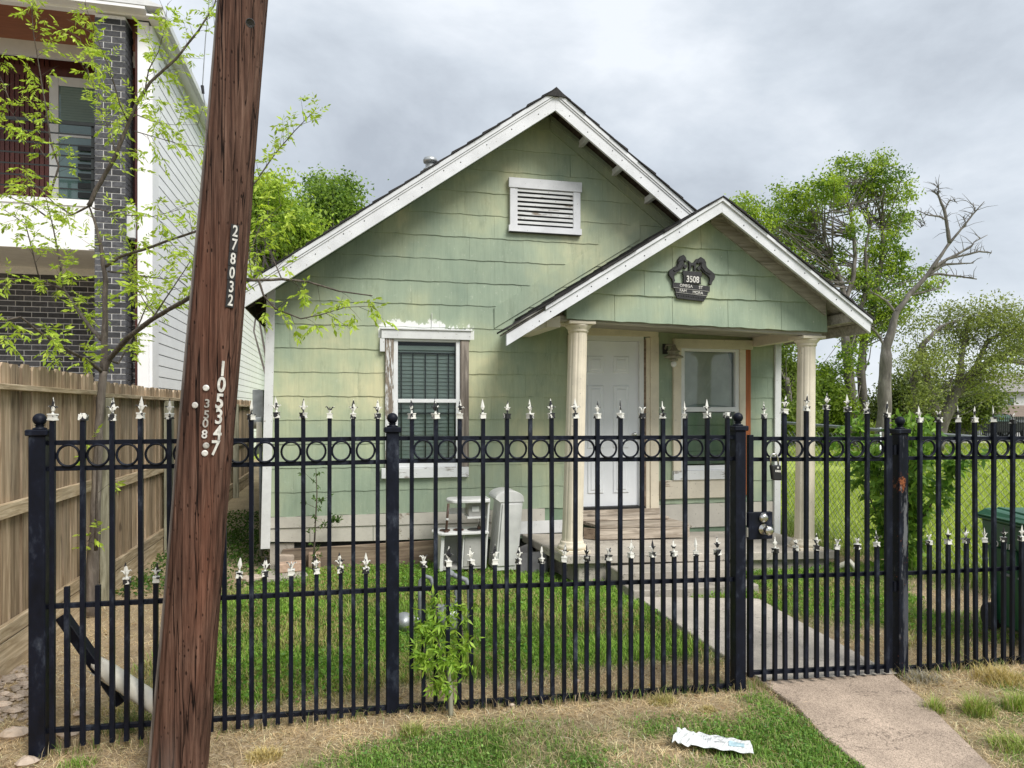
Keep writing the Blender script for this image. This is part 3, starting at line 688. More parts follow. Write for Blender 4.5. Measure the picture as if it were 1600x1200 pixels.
# left window
def window1():
    y = HY
    boxp('window_head', 'trimh', house, .385, y - .05, 2.41, 1.35, y + .0, 2.505, bev=.003)
    boxp('window_cap', 'trimh', house, .375, y - .065, 2.506, 1.365, y + .0, 2.522, bev=.002)
    boxp('window_casing', 'trimworn', house, .425, y - .035, 1.025, .515, y + .0, 2.409, bev=.003)
    o = boxp('window_casing', 'greywood', house, 1.235, y - .035, 1.025, 1.33, y + .0, 2.409, bev=.003); o['label'] = 'bare grey wooden casing with grain showing'
    boxp('window_sill', 'trimhw', house, .385, y - .055, .915, 1.325, y + .0, 1.024, bev=.003)
    fr = part('window_frame', 'sash', house, lambda m: (m.box(.516, y - .02, 1.025, .56, y + .05, 2.409), m.box(1.19, y - .02, 1.025, 1.234, y + .05, 2.409), m.box(.561, y - .02, 2.385, 1.189, y + .05, 2.409), m.box(.561, y - .015, 1.026, 1.189, y + .05, 1.085)), bev=.002)
    part('meeting_rail', 'sash', fr, lambda m: m.box(.561, y - .028, 1.725, 1.189, y + .03, 1.765), bev=.002)
    part('pane', 'glass', fr, lambda m: m.box(.561, y + .018, 1.766, 1.189, y + .022, 2.384))
    part('pane', 'glass', fr, lambda m: m.box(.561, y + .004, 1.086, 1.189, y + .008, 1.724))
    bl = boxp('blind_headrail', 'blind', house, .565, y + .058, 2.30, 1.185, y + .085, 2.345)
    boxp('gap_fill_sheet', 'sheet2', bl, .566, y + .085, 1.06, 1.184, y + .088, 2.30)  # added sheet that keeps the gaps between slats from showing black
    for k in range(29):
        z = 2.265 - k * .0415
        part('blind_slat', 'blind', bl, lambda m: m.hexa([(.568, y + .055, z - .0185), (1.182, y + .055, z - .0185), (1.182, y + .074, z + .018), (.568, y + .074, z + .018), (.568, y + .0565, z - .0170), (1.182, y + .0565, z - .0170), (1.182, y + .0755, z + .0195), (.568, y + .0755, z + .0195)]))
    for k, x in enumerate((.60, .725, .86, .995, 1.115)):
        part('security_bar', 'bars', fr, lambda m: m.box(x - .006, y + .030, 1.09, x + .006, y + .042, 2.27))
    part('security_bar', 'bars', fr, lambda m: m.box(.562, y + .029, 2.255, 1.188, y + .043, 2.272))
    part('security_bar', 'bars', fr, lambda m: m.box(.562, y + .029, 1.60, 1.188, y + .043, 1.612))
window1()
boxp('loose_board', 'trimh', house, .37, HY - .045, 2.27, .42, HY - .0, 2.409)
part('paint_run', 'white', house, lambda m: m.box(.925, HY - .012, 2.53, .929, HY - .004, 2.70))

# door and its frame
def door():
    y = HY; x0, x1, z0, z1 = 2.60, 3.345, .535, 2.44
    d = boxp('door', 'door', house, x0, y + .03, z0, x1, y + .07, z1)
    W = x1 - x0; px = [(x0 + .115, x0 + W / 2 - .055), (x0 + W / 2 + .055, x1 - .115)]
    for a, b in px:
        for za, zb in ((.68, 1.10), (1.20, 1.93), (2.07, 2.27)):
            # raised panel with a moulded rim
            part('door_panel', 'door', d, lambda m: (m.hexa([(a, y + .031, za), (b, y + .031, za), (b, y + .031, zb), (a, y + .031, zb), (a + .012, y + .016, za + .012), (b - .012, y + .016, za + .012), (b - .012, y + .016, zb - .012), (a + .012, y + .016, zb - .012)][:8]),))
            part('door_panel_field', 'door', d, lambda m: (m.hexa([(a + .035, y + .017, za + .035), (b - .035, y + .017, za + .035), (b - .035, y + .017, zb - .035), (a + .035, y + .017, zb - .035), (a + .05, y + .008, za + .05), (b - .05, y + .008, za + .05), (b - .05, y + .008, zb - .05), (a + .05, y + .008, zb - .05)]),))
    part('door_knob', 'metal', d, lambda m: m.lathe([(.02, 0), (.02, .008), (.008, .012), (.008, .03), (.024, .04), (.026, .05), (.018, .06)], (3.285, y + .03, 1.36), 14, axis=(0, -1, 0)), smooth=True)
    fr = part('door_frame', 'cream', house, lambda m: (m.box(2.50, y - .035, 2.50, 3.575, y + .0, 2.605), m.box(3.475, y - .035, .46, 3.58, y + .0, 2.499), m.box(2.47, y - .035, .46, 2.575, y + .0, 2.499)), bev=.003)
    part('door_jamb', 'sash', house, lambda m: (m.box(3.346, y - .01, .52, 3.40, y + .09, 2.442), m.box(2.576, y - .01, .52, 2.599, y + .09, 2.442), m.box(2.576, y - .01, 2.443, 3.40, y + .09, 2.499)), bev=.002)
    o = part('door_stop', 'skirtbrown', house, lambda m: m.box(3.401, y - .012, .52, 3.425, y + .05, 2.47)); o['label'] = 'brown bare wood strip beside the door'
    part('door_gap_trim', 'cream', house, lambda m: m.box(3.426, y - .02, .50, 3.474, y + .02, 2.49))
    boxp('threshold', 'dark', house, 2.55, y - .02, .505, 3.41, y + .08, .53)
    boxp('rotten_sill', 'steps', house, 2.50, y - .055, .43, 3.58, y + .0, .50)
    boxp('rotten_sill', 'steps', house, 2.46, y - .03, .36, 3.56, y + .0, .428)
door()
# right window
def window2():
    y = HY
    boxp('window_head', 'creamh', house, 3.765, y - .05, 2.375, 4.80, y + .0, 2.485, bev=.004)
    boxp('window_casing', 'cream', house, 3.765, y - .035, .93, 3.865, y + .0, 2.374, bev=.003)
    boxp('window_casing', 'cream', house, 4.63, y - .035, .93, 4.71, y + .0, 2.374, bev=.003)
    o = boxp('bare_board', 'orange', house, 4.711, y - .02, .62, 4.785, y + .0, 2.374); o['label'] = 'orange brown bare board right of the window'
    boxp('window_sill', 'trimh', house, 3.76, y - .05, .82, 4.70, y + .0, .929, bev=.003)
    boxp('window_apron', 'creamh', house, 3.60, y - .03, .60, 4.70, y + .0, .819, bev=.003)
    fr = part('window_frame', 'sash', house, lambda m: (m.box(3.866, y - .02, .93, 3.915, y + .05, 2.374), m.box(4.58, y - .02, .93, 4.629, y + .05, 2.374), m.box(3.916, y - .02, 2.34, 4.579, y + .05, 2.374), m.box(3.916, y - .015, .931, 4.579, y + .05, .985)), bev=.002)
    part('meeting_rail', 'sash', fr, lambda m: m.box(3.916, y - .03, 1.625, 4.579, y + .03, 1.68), bev=.002)
    part('pane', 'glass', fr, lambda m: m.box(3.916, y + .018, 1.681, 4.579, y + .022, 2.339))
    part('pane', 'glass', fr, lambda m: m.box(3.916, y + .004, .986, 4.579, y + .008, 1.624))
    # creased sheet hung inside the upper sash, boarded lower sash
    part('back_sheet', 'sheet2', fr, lambda m: m.box(3.916, y + .075, 1.67, 4.579, y + .08, 2.34))
    m = MB(); V = [(3.92, y + .06, 1.68), (4.10, y + .05, 1.72), (4.52, y + .06, 2.34), (3.92, y + .06, 2.34), (4.30, y + .07, 2.34), (4.05, y + .045, 1.78), (4.575, y + .055, 1.68), (4.575, y + .06, 2.20), (4.43, y + .05, 1.70), (4.44, y + .045, 2.10)]
    m.add(V, [(0, 1, 5), (0, 5, 4, 3), (5, 1, 2, 4), (1, 8, 9, 2), (8, 6, 7, 9), (9, 7, 2)]); m.build('hanging_sheet', 'sheet', fr)
    for k in range(4): boxp('inner_board', 'siding2', fr, 3.93, y + .045, 1.0 + k * .155, 4.57, y + .055, 1.0 + k * .155 + .15)
window2()

# ---------------------------------------------------------------- porch (part of the house)
PY = 6.50
def pl(x): return 3.715 - (3.56 - x) * .625
def prr(x): return 3.715 - (x - 3.56) * .672
PRY, PXL, PXR, PXP = 6.22, 1.42, 5.24, 3.56
# gable wall above the columns
pg = [(2.07, 2.535), (4.93, 2.45), (4.93, 2.60), (3.60, 3.60), (3.60, 3.60), (2.07, 2.72)]
pg = [(2.07, 2.535), (4.93, 2.45), (4.93, prr(4.93) - .07), (PXP + .02, 3.63), (2.07, pl(2.07) - .07)]
part('porch_gable', 'sidewall', house, lambda m: m.ext([(2.07, 2.56), (4.93, 2.475), *pg[2:]], PY + .014, PY + .09))
def pgsiding():
    zb = lambda x: 2.535 - (x - 2.07) * .03
    k = 0
    for row in range(6):
        z0 = 2.52 + row * CH * .99; x = 1.95 - (.3 if row % 2 else 0); wav = rs.uniform(0, 6)
        while x < 5:
            q = [(x + .002, z0), (x + .608, z0), (x + .608, z0 + CH), (x + .002, z0 + CH)]
            P2 = [(2.07, 2.4), (4.93, 2.4), (4.93, prr(4.93) - .09), (PXP + .02, 3.61), (2.07, pl(2.07) - .09)]
            for i in range(5):
                p1, p2 = P2[i], P2[(i + 1) % 5]; a, b = -(p2[1] - p1[1]), (p2[0] - p1[0]); q = clip(q, a, b, -(a * p1[0] + b * p1[1]))
                if len(q) < 3: break
            if len(q) > 2 and area(q) > .002:
                if row == 0: q = [(a, b - .02 * (a - 2.07) if abs(b - z0) < 1e-4 else b) for a, b in q]
                n0 = len([1]);
                m = MB(); pts = []
                for i in range(len(q)):
                    p, r = q[i], q[(i + 1) % len(q)]; pts.append(p)
                    if abs(p[1] - r[1]) < .02 and p[1] < z0 + .01 and r[1] < z0 + .01:
                        kk = max(1, int(abs(r[0] - p[0]) / .05))
                        for j in range(1, kk):
                            xx = p[0] + (r[0] - p[0]) * j / kk; pts.append((xx, p[1] + (r[1] - p[1]) * j / kk + .0035 * math.sin(xx * 17 + wav) + .002 * math.sin(xx * 41 + wav)))
                n = len(pts); yf = lambda z: PY - .004 - .014 * max(0, min(1, 1 - (z - z0) / CH))
                m.add([(a, yf(b), b) for a, b in pts] + [(a, PY + .013, b) for a, b in pts], [tuple(range(n)), tuple(reversed(range(n, 2 * n)))] + [(i, i + n, (i + 1) % n + n, (i + 1) % n) for i in range(n)])
                m.build('siding_shingle', 'siding', house)
            x += .61
pgsiding()
part('porch_beam', 'soffit', house, lambda m: m.hexa([(2.02, PY + .03, 2.508), (4.90, PY + .03, 2.425), (4.90, PY + .14, 2.425), (2.02, PY + .14, 2.508), (2.02, PY + .03, 2.558), (4.90, PY + .03, 2.472), (4.90, PY + .14, 2.472), (2.02, PY + .14, 2.558)]), bev=.004)
for x, za, zb in ((2.02, 2.49, 2.50), (4.80, 2.41, 2.41)):
    part('side_beam', 'creamh', house, lambda m: m.hexa([(x, PY + .141, za), (x + .10, PY + .141, za), (x + .10, HY - .02, za + .0), (x, HY - .02, za), (x, PY + .141, za + .12), (x + .10, PY + .141, za + .12), (x + .10, HY - .02, za + .12), (x, HY - .02, za + .12)]), bev=.003)
for k in range(9):   # ceiling boards
    y0 = PY + .145 + k * .118
    part('ceiling_board', 'soffit', house, lambda m: m.hexa([(2.125, y0, 2.60), (4.795, y0, 2.52), (4.795, y0 + .115, 2.52), (2.125, y0 + .115, 2.60), (2.125, y0, 2.612), (4.795, y0, 2.532), (4.795, y0 + .115, 2.532), (2.125, y0 + .115, 2.612)]))
# porch roof
n = 14
for f, xa, xb in ((pl, PXL, PXP), (prr, PXP, PXR)):
    for k in range(n):
        a_ = xa + (xb - xa) * k / n; b_ = xa + (xb - xa) * (k + 1) / n
        ye = HY - .03 if not (f is pl and b_ < 1.85) else PY + .02
        part('soffit_board', 'soffit', house, lambda m: slopebar(m, a_ + .002, b_ - .002, f, PRY + .032, ye, -.045 - .002 * (k % 2), -.03))
rake(house, PXL, PXP, pl, PRY, -.155, -.05); rake(house, PXP, PXR, prr, PRY, -.155, -.05)
part('rake_moulding', 'fascia', house, lambda m: slopebar(m, 1.78, PXP, pl, PRY - .018, PRY + .03, -.048, -.012), bev=.002)
part('rake_moulding', 'fascia', house, lambda m: slopebar(m, PXP, PXR + .01, prr, PRY - .018, PRY + .03, -.048, -.012), bev=.002)
nails(house, pl, 1.6, 3.4, PRY, 10, -.10); nails(house, prr, 3.7, 5.1, PRY, 8, -.10)
courses(house, pl, PXL - .03, PXP, PRY, HY + .3, 14); courses(house, prr, PXR + .03, PXP, PRY, HY + .3, 14)
part('fascia_board', 'soffit', house, lambda m: m.box(PXR - .02, PRY + .031, prr(PXR) - .15, PXR, HY - .05, prr(PXR) - .046))
# inner barge along the right soffit and eave rafters
part('rake_lining', 'soffit', house, lambda m: slopebar(m, PXP + .02, 4.90, prr, PY - .035, PY - .002, -.18, -.047))
part('outlooker', 'soffit', house, lambda m: m.bar((5.05, PRY + .04, prr(5.05) - .12), (5.05, HY - .2, prr(5.05) - .12), .05, .10))
part('eave_box', 'creamh', house, lambda m: m.hexa([(1.88, PY + .02, 2.44), (2.018, PY + .02, 2.44), (2.018, HY - .02, 2.46), (1.88, HY - .02, 2.46), (1.88, PY + .02, 2.50), (2.018, PY + .02, 2.555), (2.018, HY - .02, 2.555), (1.88, HY - .02, 2.50)]))
part('eave_lining', 'soffit', house, lambda m: slopebar(m, 1.72, 2.05, pl, PY + .06, PY + .085, -.17, -.047))
# flashing strip of yellow-green boards where porch roof meets the gable
part('siding_strip', 'siding', house, lambda m: slopebar(m, 1.62, 3.35, lambda x: pl(x) + .02, HY - .011, HY - .004, .03, .26))
# columns
def column(cx, cy, z0, z1, dx):
    n = 40; rf = lambda j, n: .955 if j % 4 == 0 else 1.0
    def bd(m):
        H = z1 - z0
        prof = [(.100, z0 + .10), (.104, z0 + .11), (.101, z0 + .14)] + [(.101 - .010 * t, z0 + .14 + (H - .25) * t) for t in np.linspace(0, 1, 6)] + [(.096, z1 - .10)]
        k0 = len(m.v); m.lathe(prof, (cx, cy, 0), n, rf)
        for i in range(k0, len(m.v)):
            x, y, z = m.v[i]; m.v[i] = (x + dx * (z - z0) / H, y, z)
    col_ = part('column', 'cream', house, bd)
    part('column_base', 'cream', col_, lambda m: (m.lathe([(.135, z0 + .03), (.142, z0 + .05), (.135, z0 + .07), (.115, z0 + .08), (.118, z0 + .095), (.108, z0 + .11)], (cx, cy, 0), 28),), smooth=True)
    part('column_plinth', 'cream', col_, lambda m: m.box(cx - .145, cy - .145, z0 - .005, cx + .145, cy + .145, z0 + .03), bev=.005)
    part('column_capital', 'cream', col_, lambda m: m.lathe([(.098, z1 - .10), (.103, z1 - .09), (.100, z1 - .08), (.104, z1 - .07), (.128, z1 - .045), (.132, z1 - .03)], (cx + dx, cy, 0), 28), smooth=True)
    part('column_abacus', 'cream', col_, lambda m: m.box(cx + dx - .135, cy - .135, z1 - .029, cx + dx + .135, cy + .135, z1 + .001), bev=.003)
column(2.17, 6.63, .262, 2.506, .065)
column(4.76, 6.63, .175, 2.423, .03)
# porch slab and steps
def hx(name, mat, parent, a, b, c, d, t, bev=.008):   # four top corners and a thickness
    return part(name, mat, parent, lambda m: m.hexa([(*p[:2], p[2] - t) for p in (a, b, c, d)] + [a, b, c, d]), bev=bev)
hx('porch_slab', 'conc', house, (2.03, 6.45, .262), (5.02, 6.45, .17), (5.02, 7.68, .18), (1.93, 7.68, .262), .085)
hx('porch_footing', 'conc', house, (2.20, 6.52, .176), (4.95, 6.52, .084), (4.95, 7.66, .09), (2.08, 7.66, .176), .25)
hx('lower_step', 'conc', house, (2.48, 6.12, .145), (3.72, 6.12, .13), (3.72, 6.449, .13), (2.48, 6.449, .145), .2)
hx('lower_step', 'conc', house, (2.47, 5.82, .06), (3.68, 5.78, .055), (3.68, 6.119, .055), (2.47, 6.119, .06), .12)
stp = thing('wooden_step', 'weathered timber box step in front of the white door', 'step', (3.1, 7.4, .25))
hx('tread', 'steps', stp, (2.66, 7.20, .405), (3.72, 7.20, .395), (3.62, 7.645, .40), (2.56, 7.645, .41), .035, .003)
hx('riser', 'steps', stp, (2.66, 7.19, .365), (3.72, 7.19, .355), (3.72, 7.225, .355), (2.66, 7.225, .365), .115, .003)
o = hx('end_board', 'skirtbrown', stp, (2.52, 7.30, .37), (2.64, 7.185, .37), (2.655, 7.20, .37), (2.54, 7.32, .37), .115, .003); o['label'] = 'dark reddish end board'
hx('loose_board', 'steps', stp, (2.50, 7.47, .437), (3.60, 7.45, .432), (3.60, 7.63, .432), (2.50, 7.63, .437), .025, .003)

# roof vent
rv = thing('roof_vent', 'small round metal vent cap on the left roof slope', 'roof vent', (1.05, 8.9, 4.2))
part('pipe', 'alum', rv, lambda m: m.lathe([(.06, 4.15), (.06, 4.80)], (1.05, 8.9, 0), 16), smooth=True)
part('collar', 'alum', rv, lambda m: m.lathe([(.085, 4.645), (.088, 4.66), (.06, 4.672)], (1.05, 8.9, 0), 16), smooth=True)
part('cap', 'alum', rv, lambda m: m.lathe([(.05, 4.74), (.085, 4.745), (.092, 4.77), (.08, 4.80), (.03, 4.825)], (1.05, 8.9, 0), 16), smooth=True)
for z in (4.615,): part('rim', 'alum', rv, lambda m: m.lathe([(.085, 4.655), (.085, 4.665)], (1.05, 8.9, 0), 16))

# wall lantern
ln = thing('wall_lantern', 'old metal wall lamp with bare bulb between door and window', 'lamp', (3.68, HY, 2.3))
part('bracket', 'lampmetal', ln, lambda m: m.tube([(3.66, HY - .03, 2.36), (3.645, HY - .10, 2.40), (3.69, HY - .16, 2.40), (3.70, HY - .17, 2.35)], .012, 8), smooth=True)
part('wall_plate', 'cast', ln, lambda m: m.box(3.63, HY - .035, 2.30, 3.69, HY - .02, 2.42))
part('shade', 'lampmetal', ln, lambda m: m.lathe([(.02, 2.40), (.03, 2.37), (.05, 2.335), (.075, 2.325), (.078, 2.315), (.055, 2.31), (.06, 2.285), (.105, 2.265), (.112, 2.25), (.10, 2.245), (.03, 2.245)], (3.70, HY - .17, 0), 20), smooth=True)
part('guard', 'lampmetal', ln, lambda m: m.lathe([(.045, 2.235), (.05, 2.22), (.042, 2.21)], (3.70, HY - .17, 0), 16), smooth=True)
part('bulb', 'white', ln, lambda m: m.ball((3.70, HY - .17, 2.175), .033, 14, (1, 1, 1.15)), smooth=True)

# ---------------------------------------------------------------- address plaque with two rearing horses
pq = thing('address_plaque', 'black cast metal address plaque with two rearing horses on the porch gable', 'sign', (3.33, PY - .02, 2.96))
SC = .000615
def Q(x, y): return (3.37 + (x - 670) * SC, 2.955 - (y - 660) * SC * .98 + 0)
def rel(name, pts, y0, y1, mat='cast', bev=.003):
    p = [Q(*a) for a in pts]
    p = list(reversed(p)) if sum(p[i][0] * p[(i + 1) % len(p)][1] - p[(i + 1) % len(p)][0] * p[i][1] for i in range(len(p))) < 0 else p
    o = part(name, mat, pq, lambda m: m.ext(p, y0, y1), bev=bev); return o
yb = PY - .018
HORSE = [(515, 275), (555, 310), (580, 380), (555, 397), (525, 365), (520, 400), (532, 432), (575, 440), (582, 475), (552, 512), (530, 500), (518, 472), (470, 530), (400, 575), (362, 612), (352, 650), (372, 712), (352, 735), (325, 735), (315, 690), (275, 642), (255, 590), (272, 540), (330, 500), (388, 460), (418, 420), (420, 360), (450, 310)]
rel('horse_relief', HORSE, yb - .025, yb)
rel('horse_relief', [(1345 - x - 8, y + 20) for x, y in HORSE], yb - .025, yb)
rel('horse_shoulder', [(440, 380), (505, 360), (515, 440), (450, 520), (360, 560), (330, 540), (400, 480)], yb - .034, yb - .0255)
rel('horse_shoulder', [(1337 - x, y + 20) for x, y in [(440, 380), (505, 360), (515, 440), (450, 520), (360, 560), (330, 540), (400, 480)]], yb - .034, yb - .0255)
rel('foal_relief', [(590, 360), (622, 372), (660, 402), (700, 392), (742, 335), (790, 330), (800, 380), (772, 392), (742, 402), (732, 532), (702, 532), (700, 452), (652, 452), (646, 532), (612, 532), (616, 430)], yb - .022, yb)
rel('number_panel', [(510, 535), (845, 545), (845, 620), (828, 622), (828, 750), (520, 742), (520, 605), (510, 600)], yb - .02, yb)
rel('number_field', [(556, 605), (800, 612), (800, 748), (556, 742)], yb - .022, yb - .0205, 'plate', 0)
rel('name_strip', [(325, 735), (992, 775), (985, 872), (330, 828)], yb - .020, yb + .0)
rel('name_strip', [(360, 832), (950, 868), (945, 938), (385, 902)], yb - .018, yb)
rel('bottom_strip', [(375, 905), (940, 940), (880, 1032), (410, 998)], yb - .016, yb)
for a, b, y in ((345, 975, 822), (380, 940, 897)):
    p0, p1 = Q(a, y), Q(b, y + 42); part('edge_line', 'figure', pq, lambda m: m.bar((p0[0], yb - .0212, p0[1]), (p1[0], yb - .0212, p1[1]), .0025, .0025))
tl = -R(3.4)
x, z = Q(677, 680); text('3508', .088, 'figure', pq, (x, yb - .024, z), (R(90), R(2), 0), 'house_number', .002, .0018, sx=.8)
x, z = Q(562, 789); text('OMEGA', .040, 'figure', pq, (x, yb - .022, z), (R(90), R(3), 0), 'lettering', .0015, .0006)
x, z = Q(820, 806); text('ST', .040, 'figure', pq, (x, yb - .022, z), (R(90), R(3), 0), 'lettering', .0015, .0006)
x, z = Q(510, 868); text('FAM', .040, 'figure', pq, (x, yb - .020, z), (R(90), R(3), 0), 'lettering', .0015, .0006)
x, z = Q(770, 892); text('MORA', .040, 'figure', pq, (x, yb - .020, z), (R(90), R(3), 0), 'lettering', .0015, .0006)
for k in range(11):
    x, z = Q(440 + k * 44, 945 + k * 3); part('scroll_bead', 'cast', pq, lambda m: m.ball((x, yb - .016, z), .008, 6))

# ---------------------------------------------------------------- iron fence
FP = [(-1.42, 3.831), (.256, 3.923), (2.271, 3.786), (3.384, 3.764), (5.60, 3.73)]
def fl(i, t, off=0):
    a, b = FP[i], FP[i + 1]; return (a[0] + (b[0] - a[0]) * t, a[1] + (b[1] - a[1]) * t - off)
proto = {}
def finial_mesh(v):
    m = MB()
    def sil(p, t=.004): 
        m.ext([(x, z) for x, z in p], -t, t)
    # collar
    m.box(-.019, -.019, 0, .019, .019, .006); m.box(-.0165, -.0165, .006, .0165, .0165, .024); m.box(-.019, -.019, .024, .019, .019, .030)
    if v != 2:
        m.lathe([(.007, .030), (.005, .040), (.0065, .055)], (0, 0, 0), 6)
        # blade: a four-sided spear
        prof = [(.006, .050), (.0125, .064), (.008, .084), (.0005, .110)]
        k0 = len(m.v)
        for r, z in prof:
            for dx, dy in ((r, 0), (0, r * .45), (-r, 0), (0, -r * .45)): m.v.append((dx, dy, z))
        for i in range(3):
            for j in range(4):
                a = k0 + i * 4 + j; b = k0 + i * 4 + (j + 1) % 4; m.f.append((a, b, b + 4, a + 4))
    if v != 1:
        for s_ in (-1, 1):
            m.tube([(0, 0, .040 if v != 2 else .03), (s_ * .008, 0, .050), (s_ * .015, 0, .062), (s_ * .024, 0, .066), (s_ * .029, 0, .060)], [.004, .0045, .004, .003, .001], 5)
            m.tube([(0, s_ * 0, .040 if v != 2 else .03), (0, s_ * .008, .050), (0, s_ * .014, .062), (0, s_ * .02, .064)], [.004, .004, .003, .001], 5)
    me = bpy.data.meshes.new('spear_finial'); me.from_pydata(m.v, [], m.f); me.materials.append(MT['spear']); return me
FIN = [finial_mesh(v) for v in (0, 1, 0, 0, 2, 0, 0)]
COLLAR = MB(); COLLAR.box(-.019, -.019, 0, .019, .019, .028); COLLAR.box(-.012, -.012, .028, .012, .012, .034)
cm = bpy.data.meshes.new('spear_finial'); cm.from_pydata(COLLAR.v, [], COLLAR.f); cm.materials.append(MT['spear']); FIN.append(cm)
PICK = {}
def picket_mesh(h):
    k = round(h, 2)
    if k not in PICK:
        m = MB().box(-.0108, -.0108, 0, .0108, .0108, k); me = bpy.data.meshes.new('picket'); me.from_pydata(m.v, [], m.f); me.materials.append(MT['iron']); PICK[k] = me
    return PICK[k]
rf_ = random.Random(21)
def picket(parent, x, y, z0, z1, fin=True, lean=0, missing=False):
    o = bpy.data.objects.new('picket', picket_mesh(z1 - z0)); COL.objects.link(o); o.parent = parent
    o.location = Vector((x, y, z0)) - Vector(parent['_o']); o.rotation_euler = (rf_.uniform(-.003, .003), lean + rf_.uniform(-.004, .004), 0)
    if fin:
        f = bpy.data.objects.new('spear_finial', FIN[-1] if missing else FIN[rf_.randrange(len(FIN) - 1)]); COL.objects.link(f); f.parent = o
        f.location = (0, 0, round(z1 - z0, 2)); f.rotation_euler = (rf_.uniform(-.08, .08), rf_.uniform(-.08, .08), rf_.choice([0, 0, .5, -.4, .8, .2]))
        s_ = rf_.uniform(.92, 1.04); f.scale = (s_ * .9, s_ * .9, s_)
    return o
def ring_mesh(r):
    m = MB(); m.tube([(r * math.cos(t), 0, r * math.sin(t)) for t in np.linspace(0, 2 * math.pi, 29)], .0062, 6, cap=False)
    # flat the tube into a strap
    m.v = [(x, y * 1.7, z) for x, y, z in m.v]
    me = bpy.data.meshes.new('ring'); me.from_pydata(m.v, [], m.f); me.materials.append(MT['iron']); me.polygons.foreach_set('use_smooth', [True] * len(me.polygons)); return me
RING = ring_mesh(.0515)
def ring(parent, x, y, z, rz, sx=1):
    o = bpy.data.objects.new('ring', RING); COL.objects.link(o); o.parent = parent
    o.location = Vector((x, y, z)) - Vector(parent['_o']); o.rotation_euler = (0, 0, rz); o.scale = (sx, 1, 1)
def rail(parent, p, q, za, zb, t=.023, name='rail', d=0):
    return part(name, 'iron', parent, lambda m: m.bar((p[0], p[1] + d, za), (q[0], q[1] + d, zb), .024, t), bev=.0015)
def post(parent, x, y, z1, w_=.034, rust=False):
    o = boxp('post', 'iron', parent, x - w_, y - w_, -.1, x + w_, y + w_, z1, bev=.003)
    part('post_cap', 'iron', o, lambda m: (m.box(x - w_ - .012, y - w_ - .012, z1, x + w_ + .012, y + w_ + .012, z1 + .030),), bev=.005)
    part('ball_finial', 'iron', o, lambda m: (m.lathe([(.030, z1 + .030), (.030, z1 + .036), (.018, z1 + .040), (.018, z1 + .048), (.026, z1 + .052)], (x, y, 0), 16), m.ball((x, y, z1 + .078), .030, 18)), smooth=True)
    return o
def fence_panel(parent, i, t0, t1, n, zt, zm, zbm, hi, shorts, z_b=(0, 0), zs=None, arch=0, skip=()):
    """rails, n tall pickets between parameters t0 and t1, short ones between, rings on top"""
    a, b = fl(i, 0), fl(i, 1)
    e0, e1 = skip if skip else (a, b)
    rz = math.atan2(b[1] - a[1], b[0] - a[0])
    rail(parent, e0, e1, zt[0], zt[1]); rail(parent, e0, e1, zt[0] - .124, zt[1] - .127); rail(parent, e0, e1, *zm); rail(parent, e0, e1, *zbm)
    for k in range(n):
        t = t0 + (t1 - t0) * k / (n - 1); x, y = fl(i, t)
        zb = z_b[0] + (z_b[1] - z_b[0]) * t; h = hi[0] + (hi[1] - hi[0]) * t + arch * math.sin(math.pi * k / (n - 1))
        picket(parent, x, y - .0235, zb, h, missing=rf_.random() < .03)
        if k < n - 1:
            tm = t + (t1 - t0) / (n - 1) / 2; xm, ym = fl(i, tm)
            zr = (zt[0] + (zt[1] - zt[0]) * tm) - .0625
            gap = math.dist(fl(i, t), fl(i, t + (t1 - t0) / (n - 1))) - .0216
            ring(parent, xm, ym - .0135, zr, rz, min(1.10, gap / .1155))
            if shorts: picket(parent, xm, ym - .0265, zb, zs[0] + (zs[1] - zs[0]) * tm, fin=not (i == 0 and k < 2), missing=rf_.random() < .07)
def par(i, px):   # parameter along panel i where a line of sight crosses it
    a = (px - 800) / FPX; d = (a * CY + SY, -a * SY + CY); p, q = FP[i], FP[i + 1]; dx, dy = q[0] - p[0], q[1] - p[1]
    return (p[0] * d[1] - p[1] * d[0]) / (dy * d[0] - dx * d[1])
fA = thing('iron_fence', 'black iron fence of two panels with white spear tips left of the gate', 'fence', (*FP[1], 0))
post(fA, *FP[0], 1.525, .036); post(fA, *FP[1], 1.525); post(fA, *FP[2], 1.525)
fence_panel(fA, 0, par(0, 85), par(0, 590), 13, (1.490, 1.493), (.705, .668), (.11, .025), (1.598, 1.605), True, (.03, .01), (.80, .775))
fence_panel(fA, 1, par(1, 642), par(1, 1133), 15, (1.493, 1.487), (.668, .646), (.025, .018), (1.60, 1.603), True, (.0, .0), (.785, .80))
# gate
gate = thing('iron_gate', 'black iron garden gate with arched spear tops and a lock box', 'gate', (2.85, 3.775, 0))
g0, g1 = fl(2, par(2, 1172)), fl(2, par(2, 1389))
fence_panel(gate, 2, par(2, 1190), par(2, 1381), 7, (1.478, 1.468), (.65, .632), (.085, .05), (1.60, 1.60), True, (.04, .02), (.80, .80), .045, (g0, g1))
boxp('gate_stile', 'iron', gate, g0[0] - .016, g0[1] - .014, .06, g0[0] + .016, g0[1] + .014, 1.50, bev=.002)
boxp('gate_stile', 'iron', gate, g1[0] - .016, g1[1] - .014, .04, g1[0] + .016, g1[1] + .014, 1.49, bev=.002)
lk = part('lock_box', 'iron', gate, lambda m: m.box(2.312, 3.735, .885, 2.470, 3.765, 1.045), bev=.003)
part('deadbolt', 'metal', lk, lambda m: m.lathe([(.030, 0), (.030, .008), (.024, .014), (.022, .022), (.010, .024)], (2.405, 3.735, 1.012), 20, axis=(0, -1, 0)), smooth=True)
